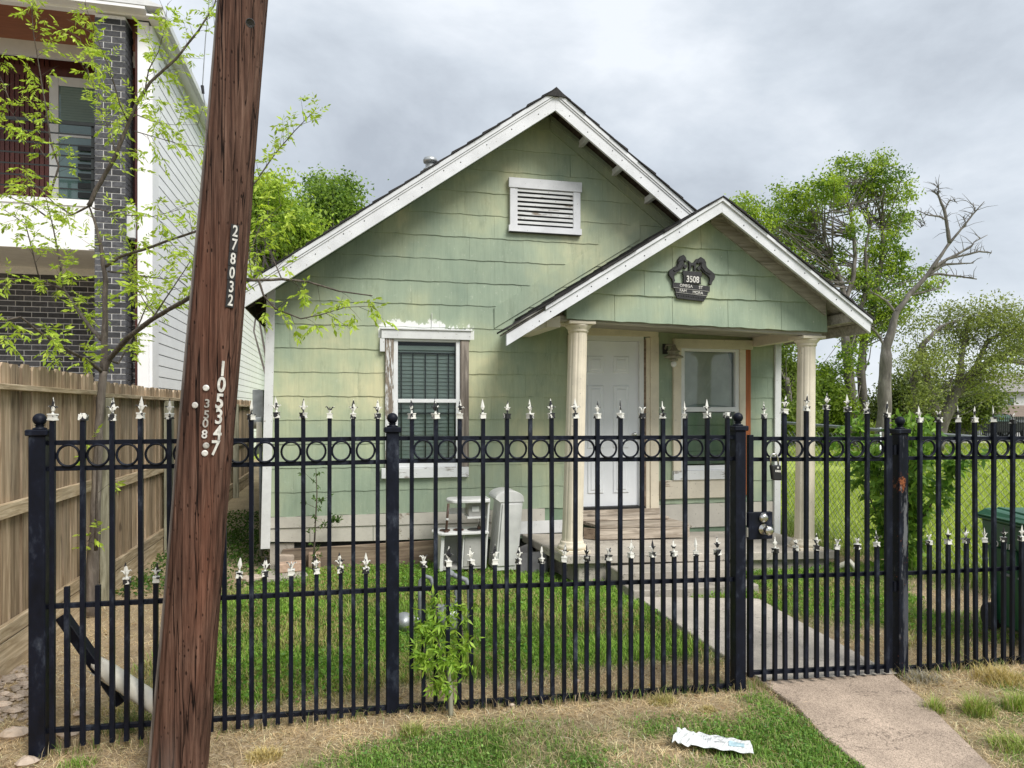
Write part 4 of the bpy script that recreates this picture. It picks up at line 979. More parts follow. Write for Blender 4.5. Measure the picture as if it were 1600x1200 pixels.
part('door_knob', 'metal', lk, lambda m: m.lathe([(.034, 0), (.032, .010), (.014, .018), (.013, .035), (.024, .048), (.028, .062), (.022, .074), (.006, .076)], (2.405, 3.735, .945), 20, axis=(0, -1, 0)), smooth=True)
part('strike_plate', 'pvc', lk, lambda m: m.box(2.309, 3.742, .90, 2.3118, 3.76, .955))
for z in (1.40, .55): part('hinge', 'iron', gate, lambda m: m.lathe([(.012, z - .03), (.012, z + .03)], (g1[0] + .03, g1[1] - .01, 0), 10))
kb = thing('key_lockbox', 'small black combination key box hanging by its shackle on the gate', 'padlock', (2.47, 3.74, 1.3))
part('body', 'dark', kb, lambda m: m.hexa([(2.452, 3.700, 1.235), (2.512, 3.700, 1.232), (2.512, 3.732, 1.232), (2.452, 3.732, 1.235), (2.440, 3.700, 1.325), (2.505, 3.700, 1.322), (2.505, 3.732, 1.322), (2.440, 3.732, 1.325)]), bev=.006)
part('shackle', 'metal', kb, lambda m: m.tube([(2.445, 3.716, 1.32), (2.442, 3.716, 1.37), (2.452, 3.716, 1.388), (2.478, 3.716, 1.388), (2.490, 3.716, 1.37), (2.494, 3.716, 1.32)], .005, 8), smooth=True)
for k in range(4): part('number_wheel', 'figure', kb, lambda m: m.box(2.462 + k * .0095, 3.697, 1.284 - .001 * k, 2.469 + k * .0095, 3.7005, 1.296 - .001 * k))
part('release_button', 'figure', kb, lambda m: m.box(2.474, 3.696, 1.304, 2.484, 3.7005, 1.314))
fB = thing('iron_fence', 'black iron fence panel right of the gate in front of the green bin', 'fence', (*FP[3], 0))
pb = post(fB, *FP[3], 1.500)
pb.data.materials[0] = MT['iron_scuffed']
fence_panel(fB, 3, par(3, 1432), par(3, 1576) * 1, 6, (1.470, 1.455), (.625, .60), (.03, .02), (1.57, 1.555), True, (.0, .0), (.80, .80))
x5 = par(3, 1576) + (par(3, 1576) - par(3, 1432)) / 5
stp_ = (par(3, 1576) - par(3, 1432)) / 5
for k in range(1, 9):
    t = par(3, 1576) + k * stp_
    if t < .97:
        x, y = fl(3, t); picket(fB, x, y - .0235, 0, 1.56); xm, ym = fl(3, t - stp_ / 2); picket(fB, xm, ym - .0265, 0, .80); ring(fB, xm, ym - .0135, 1.40, -.016, 1.0)
post(fB, FP[4][0], FP[4][1], 1.50)

# ---------------------------------------------------------------- utility pole
pole = thing('utility_pole', 'leaning brown wooden utility pole with nailed number plates in the foreground', 'utility pole', tuple(at(276, 1215, 3.25)))
pA, pB = at(276, 1215, 3.25), at(379, 0, 3.25)
pB = pA + (pB - pA) * 2.1; pA = pA + (pA - pB) * .04
nseg, nr = 72, 150; V = []; G = []
ax = (pB - pA).normalized(); ux = Vector((CY, -SY, 0)); ux = (ux - ax * ux.dot(ax)).normalized(); uy = ax.cross(ux)   # ux: right, uy: away from camera
prof = [.0025 * math.sin(j * 1.9) + .002 * math.sin(j * 4.7 + 1) + random.uniform(-.0015, .0015) for j in range(nseg)]
for i in range(nr + 1):
    t = i / nr; c = pA + (pB - pA) * t; L = (pB - pA).length * t
    r = .1265 - .021 * min(1, L / 3.9) - .01 * max(0, L / 3.9 - 1)
    for j in range(nseg):
        th = 2 * math.pi * j / nseg
        rr_ = r + prof[j] + .002 * math.sin(L * 3 + th * 2) + (-.006 if j in (13, 40, 61) else 0)
        # flat weathered face on the left side
        ca = math.cos(th)
        V.append(tuple(c + (ux * ca + uy * math.sin(th)) * rr_)); G.append(1.0 if ca < -.74 else (.45 if ca < -.70 else 0) + (.4 * max(0, 1 - L / .6) if ca < .3 else 0))
F = [(i * nseg + j, i * nseg + (j + 1) % nseg, (i + 1) * nseg + (j + 1) % nseg, (i + 1) * nseg + j) for i in range(nr) for j in range(nseg)] + [tuple(range(nseg))[::-1]]
m = MB(); m.v = V; m.f = F; po = m.build('pole_shaft', 'pole', pole, smooth=True)
a = po.data.attributes.new('grey', 'FLOAT', 'POINT'); a.data.foreach_set('value', [min(1, g) for g in G])
def onpole(px, py, lift=.004):
    """point on the near face of the pole and its outward normal"""
    o_ = Vector((0, 0, CAM_H)); d = (at(px, py, 1) - o_).normalized()
    # closest approach to cone approximated with a cylinder
    best = None
    for k in range(400):
        p = o_ + d * (2.9 + k * .0015); L = (p - pA).dot(ax); q = pA + ax * L; r = .1265 - .021 * min(1, L / 3.9) + lift
        if (p - q).length <= r:
            nrm = (p - q).normalized(); return p, nrm
    return o_ + d * 3.2, -d
def polerot(nrm): 
    z = nrm; y = (ax - z * ax.dot(z)).normalized(); x = y.cross(z)
    return Matrix((x, y, z)).transposed().to_euler()
pts = [(367, 362), (365.5, 383), (363.5, 405), (362, 427), (361, 449), (359.5, 470)]
for ch, (px, py) in zip("278032", pts):
    p, nrm = onpole(px, py, .006); rt = polerot(nrm)
    pm = MB().box(-.0195, -.0312, -.0025, .0195, .0312, .0015); pmo = pm.build('number_plate', 'plate', None); pmo.parent = pole; pmo.location = p - Vector(pole['_o']); pmo.rotation_euler = rt; pmo['_o'] = pole['_o']
    pmo.modifiers.new('bevel', 'BEVEL').width = .002
    t_ = text(ch, .070, 'figure', pole, p + nrm * .0030, rt, 'number_figure', .001, .0012, sx=.72)
pts = [(348, 577), (346, 602), (343, 628), (342, 652), (340, 677), (336, 701)]
for k, (ch, (px, py)) in enumerate(zip("105347", pts)):
    p, nrm = onpole(px, py, .006); text(ch, .092, 'figure', pole, p, polerot(nrm), 'number_figure', .0015, .0024 if k < 3 else .0018, sx=.82)
for k, (ch, (px, py)) in enumerate(zip("3508", [(323.5, 631), (322.5, 648.5), (321, 662), (319.5, 679)])):
    p, nrm = onpole(px, py, .006); text(ch, .052, 'figure' if k == 3 else 'figdull', pole, p, polerot(nrm), 'number_figure', .0012, .0010, sx=.95)
for px, py, mt in ((322, 606, 'figure'), (305, 633, 'figure'), (320, 708, 'figure'), (322, 696, 'figdull')):
    p, nrm = onpole(px, py, .004); part('nail_disc', mt, pole, lambda m: m.lathe([(.0135, 0), (.0135, .003), (.009, .0045)], p, 16, axis=nrm))
for px, py, s_ in ((391, 36, .017),):
    p, nrm = onpole(px, py, .000); part('knot', 'cast', pole, lambda m: m.lathe([(s_, 0), (s_ * .9, .004), (s_ * .5, .002)], p, 12, axis=nrm))

# guy wires behind the pole
def wirething(name, label, pts, r):
    m = MB(); m.tube(pts, r, 5); return tag(m.build(name, 'greypipe', smooth=True, origin=tuple(pts[0])), label, 'cable')
wirething('cable', 'thin grey service cable with a clamp left of the pole top', [at(331, -40, 9), at(321, 60, 9), at(316, 138, 9), at(321, 170, 9), at(322, 215, 9)], .006)
o = tag(part('cable_clamp', 'dark', None, lambda m: m.tube([at(316, 134, 9), at(317.5, 146, 9)], [.022, .018], 6)), 'small black clamp on the thin service cable', 'clamp')
wirething('cable', 'second thin cable just behind the pole top', [at(332, -20, 9), at(334, 25, 9), at(337, 60, 9)], .005)
wirething('cable', 'upper dark cable crossing behind the far trees on the right', [at(1380, 590, 40), at(1520, 583, 44), at(1640, 577, 48)], .025)

# ---------------------------------------------------------------- wooden fence on the left
wf = thing('wooden_fence', 'tall brown board fence along the left side of the yard', 'fence', (-2.05, 6, 0))
FX = -2.05
rw = random.Random(4)
y = 2.6
while y < 17:
    w_ = .136 + rw.uniform(-.004, .004)
    top = 1.945 if y < 6.70 else (1.895 if y < 11.2 else 1.85)
    top += rw.uniform(-.008, .008); d = rw.uniform(-.007, .007)
    # dog-eared picket, its face toward the yard
    q = [(y + .003, .15), (y + w_ - .003, .15), (y + w_ - .003, top - .03), (y + w_ - .03, top), (y + .03, top), (y + .003, top - .03)]
    m = MB(); n = len(q); m.add([(FX - .040 + d, a, b) for a, b in q] + [(FX - .022 + d, a, b) for a, b in q], [tuple(reversed(range(n))), tuple(range(n, 2 * n))] + [(i, (i + 1) % n, (i + 1) % n + n, i + n) for i in range(n)])
    m.build('fence_board', 'fencewood', wf); y += w_ + rw.uniform(.003, .010)
for ya, yb_, zc in ((2.6, 6.69, 1.79), (6.72, 11.2, 1.775), (11.22, 17, 1.73)):
    boxp('cap_rail', 'fencerail', wf, FX - .020, ya, zc - .018, FX + .045, yb_, zc + .018, bev=.003)
    for q, zz in ((0, 1.02), (1, .27)):
        zz = zz - (.05 if ya > 6 else 0)
        boxp('rail', 'fencerail', wf, FX - .020, ya, zz - .045, FX + .018, yb_, zz + .045, bev=.003)
    boxp('kick_board', 'fencerail', wf, FX - .018, ya, -.03, FX + .012, yb_, .215 - (.05 if ya > 6 else 0), bev=.003)
for y in (2.4, 6.74, 8.95, 11.3, 14.2):
    boxp('fence_post', 'fpost', wf, FX - .018 + .04, y - .045, -.05, FX + .112, y + .045, 1.75, bev=.004)
# weathered top ends of boards seen above the cap rail
# ---------------------------------------------------------------- white townhouse on the left
nb = thing('white_townhouse', 'white two storey townhouse with dark brick column and balcony', 'house', (-3.1, 12.7, 0))
NX, NY, NB_, NE = -3.1, 12.72, 36, 8.75
part('wall_core', 'bars', nb, lambda m: (m.box(-12, NY + 1.62, 0, NX - .02, NB_, 8.1), m.box(-3.30, NY + .03, 0, NX - .02, NY + 1.6, 8.1)))
k = 0; z = .3
while z < 7.8:       # lap siding, each board a part
    h = .192
    part('lap_board', 'nwhite', nb, lambda m: m.hexa([(NX - .02, NY + .42, z), (NX + .010, NY + .42, z), (NX + .010, NB_, z), (NX - .02, NB_, z), (NX - .02, NY + .42, z + h - .014), (NX + .004, NY + .42, z + h - .014), (NX + .004, NB_, z + h - .014), (NX - .02, NB_, z + h - .014)]))
    z += h
boxp('corner_trim', 'ntrim', nb, NX - .02, NY, 0, NX + .03, NY + .41, 7.96, bev=.004)
boxp('corner_trim', 'ntrim', nb, NX - .19, NY - .02, 0, NX - .021, NY + .02, 8.0, bev=.004)
# side windows with dark green edge
for ya, yb_, za, zb in ((18.2, 18.9, 2.05, 5.6), (23.6, 24.6, 6.9, 7.9)):
    f = boxp('window_frame', 'ntrim', nb, NX + .019, ya - .12, za - .12, NX + .05, yb_ + .12, zb + .12)
    boxp('pane', 'nglass', f, NX + .051, ya, za, NX + .056, yb_, zb)
# eaves, gutter
boxp('eave_soffit', 'ntrim', nb, NX + .011, NY - .3, 7.97, NX + .20, NB_, 8.0)
boxp('eave_frieze', 'nroof', nb, NX + .011, NY + .42, 7.80, NX + .035, NB_, 7.969)
boxp('gutter', 'nroof', nb, NX + .201, NY - .3, 7.97, NX + .28, NB_, 8.10, bev=.01)
boxp('roof_edge', 'nroof', nb, NX - 3, NY - .35, 8.105, NX + .26, NB_ + .2, 8.14)
part('roof', 'nroof', nb, lambda m: m.hexa([(-12, NY - .35, 8.15), (NX + .2, NY - .35, 8.141), (NX + .2, NB_, 8.141), (-12, NB_, 8.15), (-12, NY - .35, 11.5), (-11.9, NY - .35, 11.5), (-11.9, NB_, 11.5), (-12, NB_, 11.5)]))
# brick column
def bricks(parent, x0, x1, z0, z1, y, limit, dark=None, face='y', xc=None):
    """bricks laid in running bond on a wall facing the street (face y) or the yard (face x)"""
    bl, bh, mj = .241, .083, .0140; recs = []
    z = z0; r = 0
    while z + bh <= z1:
        s_ = x0 - (bl / 2 if r % 2 else 0)
        while s_ < x1:
            a_, b_ = max(s_, x0), min(s_ + bl, x1)
            if b_ - a_ > .03: recs.append((a_, b_, z))
            s_ += bl + mj
        z += bh + mj; r += 1
    return recs, bh
BRICKS = []
rec, bh = bricks(nb, -3.89, -3.44, 0, 8.0, 12.6, 0)
BRICKS += [('y', a_, b_, z, 12.60) for a_, b_, z in rec]
rec, bh = bricks(nb, 12.612, 13.03, 0, 8.0, 0, 0)
BRICKS += [('x', a_, b_, z, -3.44) for a_, b_, z in rec]
rec, bh = bricks(nb, -7.2, -3.34, 0, 4.15, 0, 0)
BRICKS += [('y', a_, b_, z, 14.28) for a_, b_, z in rec]
boxp('column_core', 'mortar', nb, -3.884, 12.606, 0, -3.446, 13.02, 8.0)
boxp('brick_wall_backing', 'mortar', nb, -7.2, 14.286, 0, -3.31, 14.33, 4.2)
def seen(b):
    f, a_, c_, z, p = b
    x, yy = (((a_ + c_) / 2, p) if f == 'y' else (p, (a_ + c_) / 2)); dd = x * SY + yy * CY; px = 800 + FPX * (x * CY - yy * SY) / dd; py = 640 - FPX * (z - CAM_H) / dd
    return -5 < px < 300 and -5 < py < 600
vis = [b for b in BRICKS if seen(b)]
vis.sort(key=lambda b: (b[0] == 'x', -(b[2] - b[1]) * (1 if b[4] < 13 else .8)))
solo = set(vis[:298]); rest = MB(); rb = random.Random(9)
def brickm(m, b):
    f, a_, c_, z, p = b; d = rb.uniform(0, .003)
    if f == 'y': m.box(a_, p - .001 - d, z, c_, p + .02, z + bh)
    else: m.box(p - .02, a_, z, p + .001 + d, c_, z + bh)
for b in BRICKS:
    if b in solo: m = MB(); brickm(m, b); m.build('brick', 'brick', nb)
    else: brickm(rest, b)
rest.build('bricks', 'brick', nb)['kind'] = 'stuff'
# balcony: slab fascia, soffit, back wall, slats, window, railing
BW = 14.28
boxp('balcony_fascia', 'ntrim', nb, -12, 12.62, 4.20, -3.90, 12.66, 5.0, bev=.004)
for x in (-6.6, -5.55, -4.55, -3.92): boxp('fascia_batten', 'ntrim', nb, x - .05, 12.605, 4.22, x + .05, 12.619, 4.97)
boxp('fascia_batten', 'ntrim', nb, -12, 12.60, 4.90, -3.91, 12.6185, 5.0)
boxp('balcony_floor', 'nroof', nb, -12, 12.661, 4.45, -3.32, BW, 4.98)
boxp('floor_soffit', 'nroof', nb, -12, 12.661, 4.20, -3.32, BW, 4.22)
boxp('balcony_wall', 'slat', nb, -12, BW + .02, 5.0, -3.31, BW + .06, 8.6)
n = 0; x = -7.0
while x < -5.15:
    boxp('wall_slat', 'slat', nb, x, BW - .015, 5.0, x + .062, BW + .019, 8.0); x += .078; n += 1
boxp('wall_slat', 'slat', nb, -3.70, BW - .015, 5.0, -3.32, BW + .019, 8.0)
boxp('side_return', 'slat', nb, -3.335, 12.75, 0.0, -3.301, BW, 7.77)
boxp('top_beam', 'ntrim', nb, -12, 12.58, 8.02, -3.10, 12.70, 8.104)
boxp('wall_top_band', 'slat', nb, -12, BW - .02, 7.6, -3.32, BW + .015, 7.775)  # red-brown band across the wall top below the soffit trim
boxp('front_eave', 'ntrim', nb, -12, 12.38, 8.05, -3.10, 12.579, 8.10)
boxp('balcony_soffit', 'nsoff', nb, -12, 12.701, 8.05, -3.32, BW, 8.08)
boxp('soffit_trim', 'nfr', nb, -12, 13.9, 7.78, -3.32, 13.95, 8.049)
wfr = part('window_frame', 'nfr', nb, lambda m: (m.box(-5.13, BW - .04, 5.25, -4.98, BW, 7.62), m.box(-3.95, BW - .04, 5.25, -3.80, BW, 7.62), m.box(-4.979, BW - .04, 7.46, -3.951, BW, 7.62), m.box(-4.979, BW - .04, 5.25, -3.951, BW, 5.40), m.box(-4.979, BW - .04, 6.55, -3.951, BW, 6.62)), bev=.004)
boxp('pane', 'nglass', wfr, -4.98, BW - .02, 5.40, -3.95, BW - .012, 6.55)
boxp('pane', 'nglass', wfr, -4.98, BW - .02, 6.62, -3.95, BW - .012, 7.46)
for k in range(14):
    z = 6.80 + k * .046; boxp('blind_slat', 'blindgreen', wfr, -4.95, BW - .027, z, -3.98, BW - .0215, z + .040)
for k in range(7):
    z = 6.22 - k * .175; part('rail_bar', 'bars', nb, lambda m: m.bar((-9, 12.64, z), (-3.89, 12.64, z), .04 if k == 0 else .02, .05 if k == 0 else .02))
for x in (-6.8, -5.35, -3.93): boxp('rail_post', 'bars', nb, x - .025, 12.645, 5.0, x + .025, 12.69, 6.22)
for k in range(6):  # dark bars and panel stand in for reflections in the lower sash
    boxp('reflection_bar', 'bars', wfr, -4.66, BW - .075, 5.46 + k * .17, -4.15, BW - .045, 5.56 + k * .17)
boxp('reflection_panel', 'bars', wfr, -4.10, BW - .08, 5.41, -3.86, BW - .045, 6.50)

# electricity meter on the left side of the green house
em = thing('electric_meter', 'grey electricity meter box on the left corner of the green house', 'meter', (-.86, 7.95, 1.3))
boxp('meter_box', 'alum', em, -.94, 7.90, 1.50, -.83, 8.12, 1.86, bev=.006)
part('meter_glass', 'alum', em, lambda m: m.lathe([(.085, 0), (.09, .02), (.08, .13), (.06, .15)], (-.84, 7.98, 1.53), 20, axis=(-1, -.1, 0)), smooth=True)
boxp('lower_box', 'pvc', em, -.90, 7.88, 1.28, -.84, 7.98, 1.52, bev=.004)
part('conduit', 'greypipe', em, lambda m: m.tube([(-.86, 7.93, 1.28), (-.86, 7.93, .1)], .018, 8), smooth=True)
part('cable', 'dark', em, lambda m: m.tube([(-.87, 7.9, 1.30), (-.92, 7.9, 1.24), (-.97, 7.92, 1.22)], .01, 6), smooth=True)

# ---------------------------------------------------------------- leaves, branches, trees
def norm(v): return v / np.maximum(np.linalg.norm(v, axis=1, keepdims=True), 1e-9)
def leafmesh(name, pos, dirn, size, col, parent, wid=.38, mat='leaf', loc=(0, 0, 0), fold=.18):
    """small rhombus leaves: pos (n,3) at the stalk, dirn (n,3) along the leaf"""
    n = len(pos); d = norm(dirn); r = norm(np.cross(d, rng.normal(size=(n, 3)))); u = np.cross(d, r)
    size = np.broadcast_to(np.asarray(size, float), (n,))[:, None]
    p0 = pos; p2 = pos + d * size; mid = pos + d * size * .45
    p1 = mid + r * size * wid / 2 + u * size * fold * wid; p3 = mid - r * size * wid / 2 + u * size * fold * wid
    V = np.stack([p0, p1, p2, p3], 1).reshape(-1, 3); F = np.arange(4 * n).reshape(-1, 4)
    return npmesh(name, V, F, np.repeat(col, 4, 0), mat, parent, loc)
def tints(n, c1, c2, j=.12):
    t = rng.random((n, 1)); return np.clip((np.array(c1) * (1 - t) + np.array(c2) * t) * (1 + rng.normal(0, j, (n, 1))), .004, .9)
def wander(a, b, n, amp):
    a = Vector(a); b = Vector(b); L = (b - a).length; o = []
    off = Vector((0, 0, 0))
    for i in range(n + 1):
        t = i / n
        if 0 < i < n: off = off + Vector([random.uniform(-1, 1) * amp * L / n for _ in range(3)])
        o.append(a + (b - a) * t + off * (1 - t * .3))
    return o
def crown(root, blobs, n_clump, per, spread, size, c1, c2, trunk_pts, bark, r0, twigs=1, tr=.02, leafdir=-.3):
    """blobs: (centre, radius xyz); leaves gather in clumps, and each clump hangs on a limb that reaches back to the trunk"""
    vols = np.array([b[1][0] * b[1][1] * b[1][2] for b in blobs]) ** .75; vols /= vols.sum()
    C = []
    for b, v in zip(blobs, vols):
        k = max(3, int(n_clump * v)); u = norm(rng.normal(size=(k, 3))); q = rng.random((k, 1)) ** .42
        C.append(np.array(b[0]) + u * q * np.array(b[1]))
    C = np.concatenate(C); K = len(C)
    sz = rng.uniform(.55, 1.35, K)
    idx = np.repeat(np.arange(K), (per * sz).astype(int)); n = len(idx)
    pos = C[idx] + rng.normal(size=(n, 3)) * np.array([1, 1, .75]) * (spread * sz[idx])[:, None]
    d = norm(rng.normal(size=(n, 3))) + np.array([0, 0, leafdir])
    ct = rng.random(K)[idx][:, None]; base = np.array(c1) * (1 - ct) + np.array(c2) * ct
    col = np.clip(base * (1 + rng.normal(0, .16, (n, 1))), .004, .9)
    leafmesh('crown', pos, d, size * rng.uniform(.7, 1.3, n), col, root, .5)
    if twigs:
        m = MB(); T = [Vector(p) for p in trunk_pts]
        sel = rng.choice(K, max(1, int(K * twigs)), replace=False)
        for c in sel:
            c = Vector(C[c]); a = random.choice(sorted(T, key=lambda p: (p - c).length + max(0, p.z - c.z) * 1.5)[:4]); a = a.lerp(T[max(0, T.index(a) - 1)], random.random() * .5)
            L = (c - a).length; mid = a.lerp(c, .5) + Vector((0, 0, -.06 * L)) + Vector([random.uniform(-.08, .08) * L for _ in range(3)])
            rr_ = max(tr * .5, tr * min(1, L / 2)); m.tube([a, mid, c], [rr_, rr_ * .6, rr_ * .2], 4, cap=False)
        m.build('branches', bark, root)['kind'] = 'stuff'
def limb(name, pts, rads, mat, root, n=10, sub=1):
    """trunk or limb with a knobbly tapered surface"""
    P_ = [Vector(p) for p in pts]; path = []; rd = []
    for i in range(len(P_) - 1):
        k = 4
        for j in range(k):
            t = j / k; path.append(P_[i].lerp(P_[i + 1], t) + Vector([random.uniform(-1, 1) for _ in range(3)]) * rads[i] * .12 * (i + j > 0)); rd.append((rads[i] * (1 - t) + rads[i + 1] * t) * random.uniform(.93, 1.08))
    path.append(P_[-1]); rd.append(rads[-1])
    m = MB(); m.tube(path, rd, n); return m.build(name, mat, root, smooth=True)
def pxl(pts, d):   # list of (px, py[, extra depth])
    return [at(p[0], p[1], d + (p[2] if len(p) > 2 else 0)) for p in pts]

# young tree with fresh leaves by the wooden fence
TD = 5.72
def fresh_tree():
    root = thing('young_tree', 'young tree with fresh yellow-green leaves beside the board fence on the left', 'tree', tuple(at(143, 960, TD)))
    T = pxl([(143, 966), (147, 860), (151, 760), (154, 680), (159, 610), (162, 580)], TD)
    limb('trunk', T, [.052, .041, .036, .032, .030, .030], 'bark', root, 12)
    BR = [  # (points, base radius)
        ([(162, 582), (164, 520, .05), (165, 440, .1), (158, 385, .1), (148, 345, .1), (139, 322, .1)], .028),
        ([(162, 582), (172, 560), (200, 528, -.2), (238, 498, -.4), (270, 480, -.6), (305, 460, -.8), (372, 436, -1.0), (404, 438, -.9), (440, 436, -.8), (480, 440, -.6), (530, 455, -.4), (582, 462, -.3)], .023),
        ([(139, 322, .1), (150, 298, .1), (180, 245, .1), (212, 165, .1), (235, 128, .1), (275, 92, .1), (310, 48, .1), (335, 8, .1), (345, -30, .1)], .020),
        ([(166, 416, .1), (190, 400, 0), (230, 388, -.1), (262, 376, -.2), (305, 362, -.3), (345, 350, -.3), (395, 290, -.1), (430, 240, 0), (460, 205, 0), (492, 172, 0)], .013),
        ([(168, 424, .1), (215, 430, .3), (255, 436, .4), (300, 430, .4)], .008),
        ([(160, 582), (140, 565, -.2), (108, 548, -.5), (70, 525, -.8), (32, 495, -1.0), (-10, 505, -1.1)], .017),
        ([(158, 530, .05), (140, 510, .4), (118, 480, .7), (100, 452, .9), (92, 400, 1.0), (84, 360, 1.0), (72, 310, 1.0)], .018),
        ([(100, 452, .9), (70, 442, .8), (30, 436, .7), (-10, 437, .6)], .010),
        ([(78, 342, 1.0), (50, 322, 1.0), (20, 310, .9), (-10, 300, .9)], .009),
        ([(139, 322, .1), (112, 336, .2), (85, 318, .4), (66, 298, .5), (30, 270, .6)], .009),
        ([(78, 305, .8), (92, 260, .8), (80, 225, .8), (72, 170, .8), (62, 110, .8), (52, 50, .7), (48, -10, .7)], .010),
        ([(200, 190, .1), (188, 165, 0), (172, 110, -.1), (152, 60, -.2), (132, 5, -.3)], .007),
        ([(182, 240, .1), (170, 205, .2), (160, 170, .3), (140, 120, .4), (125, 60, .5)], .006),
        ([(145, 325, .1), (190, 336, 0), (240, 338, -.1), (290, 325, -.2)], .006),
        ([(60, 430, .9), (40, 350, .9), (10, 330, .9), (-10, 322, .9)], .006),
        ([(238, 498, -.4), (262, 462, -.4), (290, 420, -.4), (303, 398, -.4)], .007),
        ([(240, 490, -.4), (225, 470, -.3), (208, 440, -.2), (195, 405, -.2)], .005),
        ([(404, 438, -.9), (412, 462, -.9), (430, 482, -.9), (470, 498, -.8), (500, 492, -.8), (540, 480, -.8), (585, 478, -.8)], .008),
        ([(440, 436, -.8), (425, 400, -.7), (410, 370, -.6), (395, 345, -.6)], .005),
        ([(395, 440, -.9), (388, 400, -.9), (408, 350, -.8), (440, 320, -.8)], .005),
        ([(225, 150, .1), (232, 110, .1), (248, 80, .1), (258, 40, .1), (262, 5, .1)], .006),
        ([(215, 180, .1), (240, 190, .0), (270, 195, 0), (310, 195, 0)], .004),
        ([(210, 205, .1), (245, 215, .0), (280, 225, 0), (318, 230, 0)], .004),
        ([(162, 560), (185, 568, .3), (200, 540, .5), (220, 500, .7), (232, 470, .8), (205, 430, .9), (195, 400, .9)], .010),
        ([(20, 170, .8), (5, 130, .8), (-10, 100, .8)], .005), ([(75, 250, .8), (40, 205, .8), (10, 165, .8)], .005),
        ([(150, 850, -.1), (135, 845, -.2), (118, 850, -.2)], .003), ([(150, 860, -.1), (152, 750, -.15), (153, 690, -.15)], .014),
    ]
    lp, ld, ls = [], [], []
    tw = MB()
    for pts, r in BR:
        W = pxl(pts, TD); k = len(W)
        limb('branch', W, [r * (1 - .8 * i / (k - 1)) for i in range(k)], 'barkb', root, 7)
        L = [(W[i], W[i + 1]) for i in range(k - 1)]; tot = sum((b - a).length for a, b in L)
        thick = r > .022 or (r == .014)
        nt_ = int(tot / (.064 if not thick else .16)); acc = 0
        for q in range(nt_):
            s_ = tot * (q + random.random()) / nt_
            if s_ < tot * (.38 if thick else .12): continue
            acc = 0
            for a, b in L:
                l = (b - a).length
                if acc + l >= s_: p = a.lerp(b, (s_ - acc) / l); dr = (b - a).normalized(); break
                acc += l
            else: p, dr = L[-1][1], (L[-1][1] - L[-1][0]).normalized()
            side = Vector([random.gauss(0, 1) for _ in range(3)]); side = (side - dr * side.dot(dr)).normalized()
            td = (dr * .6 + side * .9 + Vector((0, 0, .15))).normalized(); tl_ = random.uniform(.05, .24)
            e_ = p + td * tl_; tw.tube([p, p.lerp(e_, .5) + Vector((0, 0, .006)), e_], [.0022, .0015, .0008], 3, cap=False)
            # compound leaves at the twig end and along it
            for c_ in range(random.randint(2, 4)):
                o_ = p.lerp(e_, random.uniform(.35, 1)); ax_ = (td * .6 + Vector([random.gauss(0, .8) for _ in range(3)]) + Vector((0, 0, -.35))).normalized(); ll = random.uniform(.07, .13)
                sd_ = ax_.cross(Vector((0, 0, 1)))
                if sd_.length < .1: sd_ = Vector((1, 0, 0))
                sd_.normalize()
                for g in range(4):
                    b_ = o_ + ax_ * ll * (.25 + .2 * g)
                    for sg in (-1, 1):
                        lp.append(b_); ld.append(sd_ * sg * .9 + ax_ * .8 + Vector((0, 0, -.35)) + Vector([random.gauss(0, .2) for _ in range(3)])); ls.append(random.choice((.028, .036, .046, .058)) * random.uniform(.85, 1.2))
                lp.append(o_ + ax_ * ll); ld.append(ax_ + Vector((0, 0, -.3))); ls.append(random.uniform(.04, .062))
    tw.build('twigs', 'barkb', root)['kind'] = 'stuff'
    n = len(lp); print('fresh leaves', n)
    leafmesh('foliage', np.array([tuple(p) for p in lp]), np.array([tuple(p) for p in ld]), np.array(ls), tints(n, (.30, .44, .035), (.54, .66, .11)), root, .35)['kind'] = 'stuff'
fresh_tree()

def leafy_shrub(root, stems, nl, lsz, c1, c2, wid=.28, reach=.25, droop=-.5, mat='barkb'):
    lp, ld = [], []
    for pts, r in stems:
        k = len(pts); limb('stem', pts, [r * (1 - .7 * i / (k - 1)) for i in range(k)], mat, root, 6)
    seg = [(Vector(p[i]), Vector(p[i + 1])) for p, r in stems for i in range(len(p) - 1)]
    for q in range(nl):
        a, b = random.choice(seg); p = a.lerp(b, random.random()); sp = Vector((random.gauss(0, 1), random.gauss(0, 1), random.uniform(-.2, .7))).normalized()
        e_ = p + sp * reach * random.random()
        for g in range(7):
            o_ = p.lerp(e_, .4 + .1 * g); lp.append(o_); ld.append(sp * .5 + Vector([random.gauss(0, .8) for _ in range(3)]) + Vector((0, 0, droop)))
    n = len(lp); leafmesh('foliage', np.array([tuple(p) for p in lp]), np.array([tuple(p) for p in ld]), lsz * rng.uniform(.6, 1.3, n), tints(n, c1, c2), root, wid)['kind'] = 'stuff'
# seedling bush at the foot of the iron fence
sh = thing('seedling_bush', 'bright green seedling bush growing through the foot of the iron fence', 'bush', (.558, 3.83, 0))
b0 = Vector((.558, 3.80, -.02))
limb('stem', [b0, b0 + Vector((0, 0, .17)), b0 + Vector((-.01, .03, .28))], [.014, .013, .012], 'fpost', sh, 8)
leafy_shrub(sh, [([b0 + Vector((-.01, .03, .26)), b0 + Vector((-.08, .05, .45)), b0 + Vector((-.06, .08, .66))], .008), ([b0 + Vector((-.01, .03, .24)), b0 + Vector((-.14, .04, .34)), b0 + Vector((-.12, .10, .52))], .006), ([b0 + Vector((0, .03, .24)), b0 + Vector((.08, .06, .40)), b0 + Vector((.06, .10, .60))], .006), ([b0 + Vector((0, .03, .2)), b0 + Vector((-.07, .02, .16))], .004)], 190, .050, (.16, .31, .035), (.40, .56, .08), .25, .15)
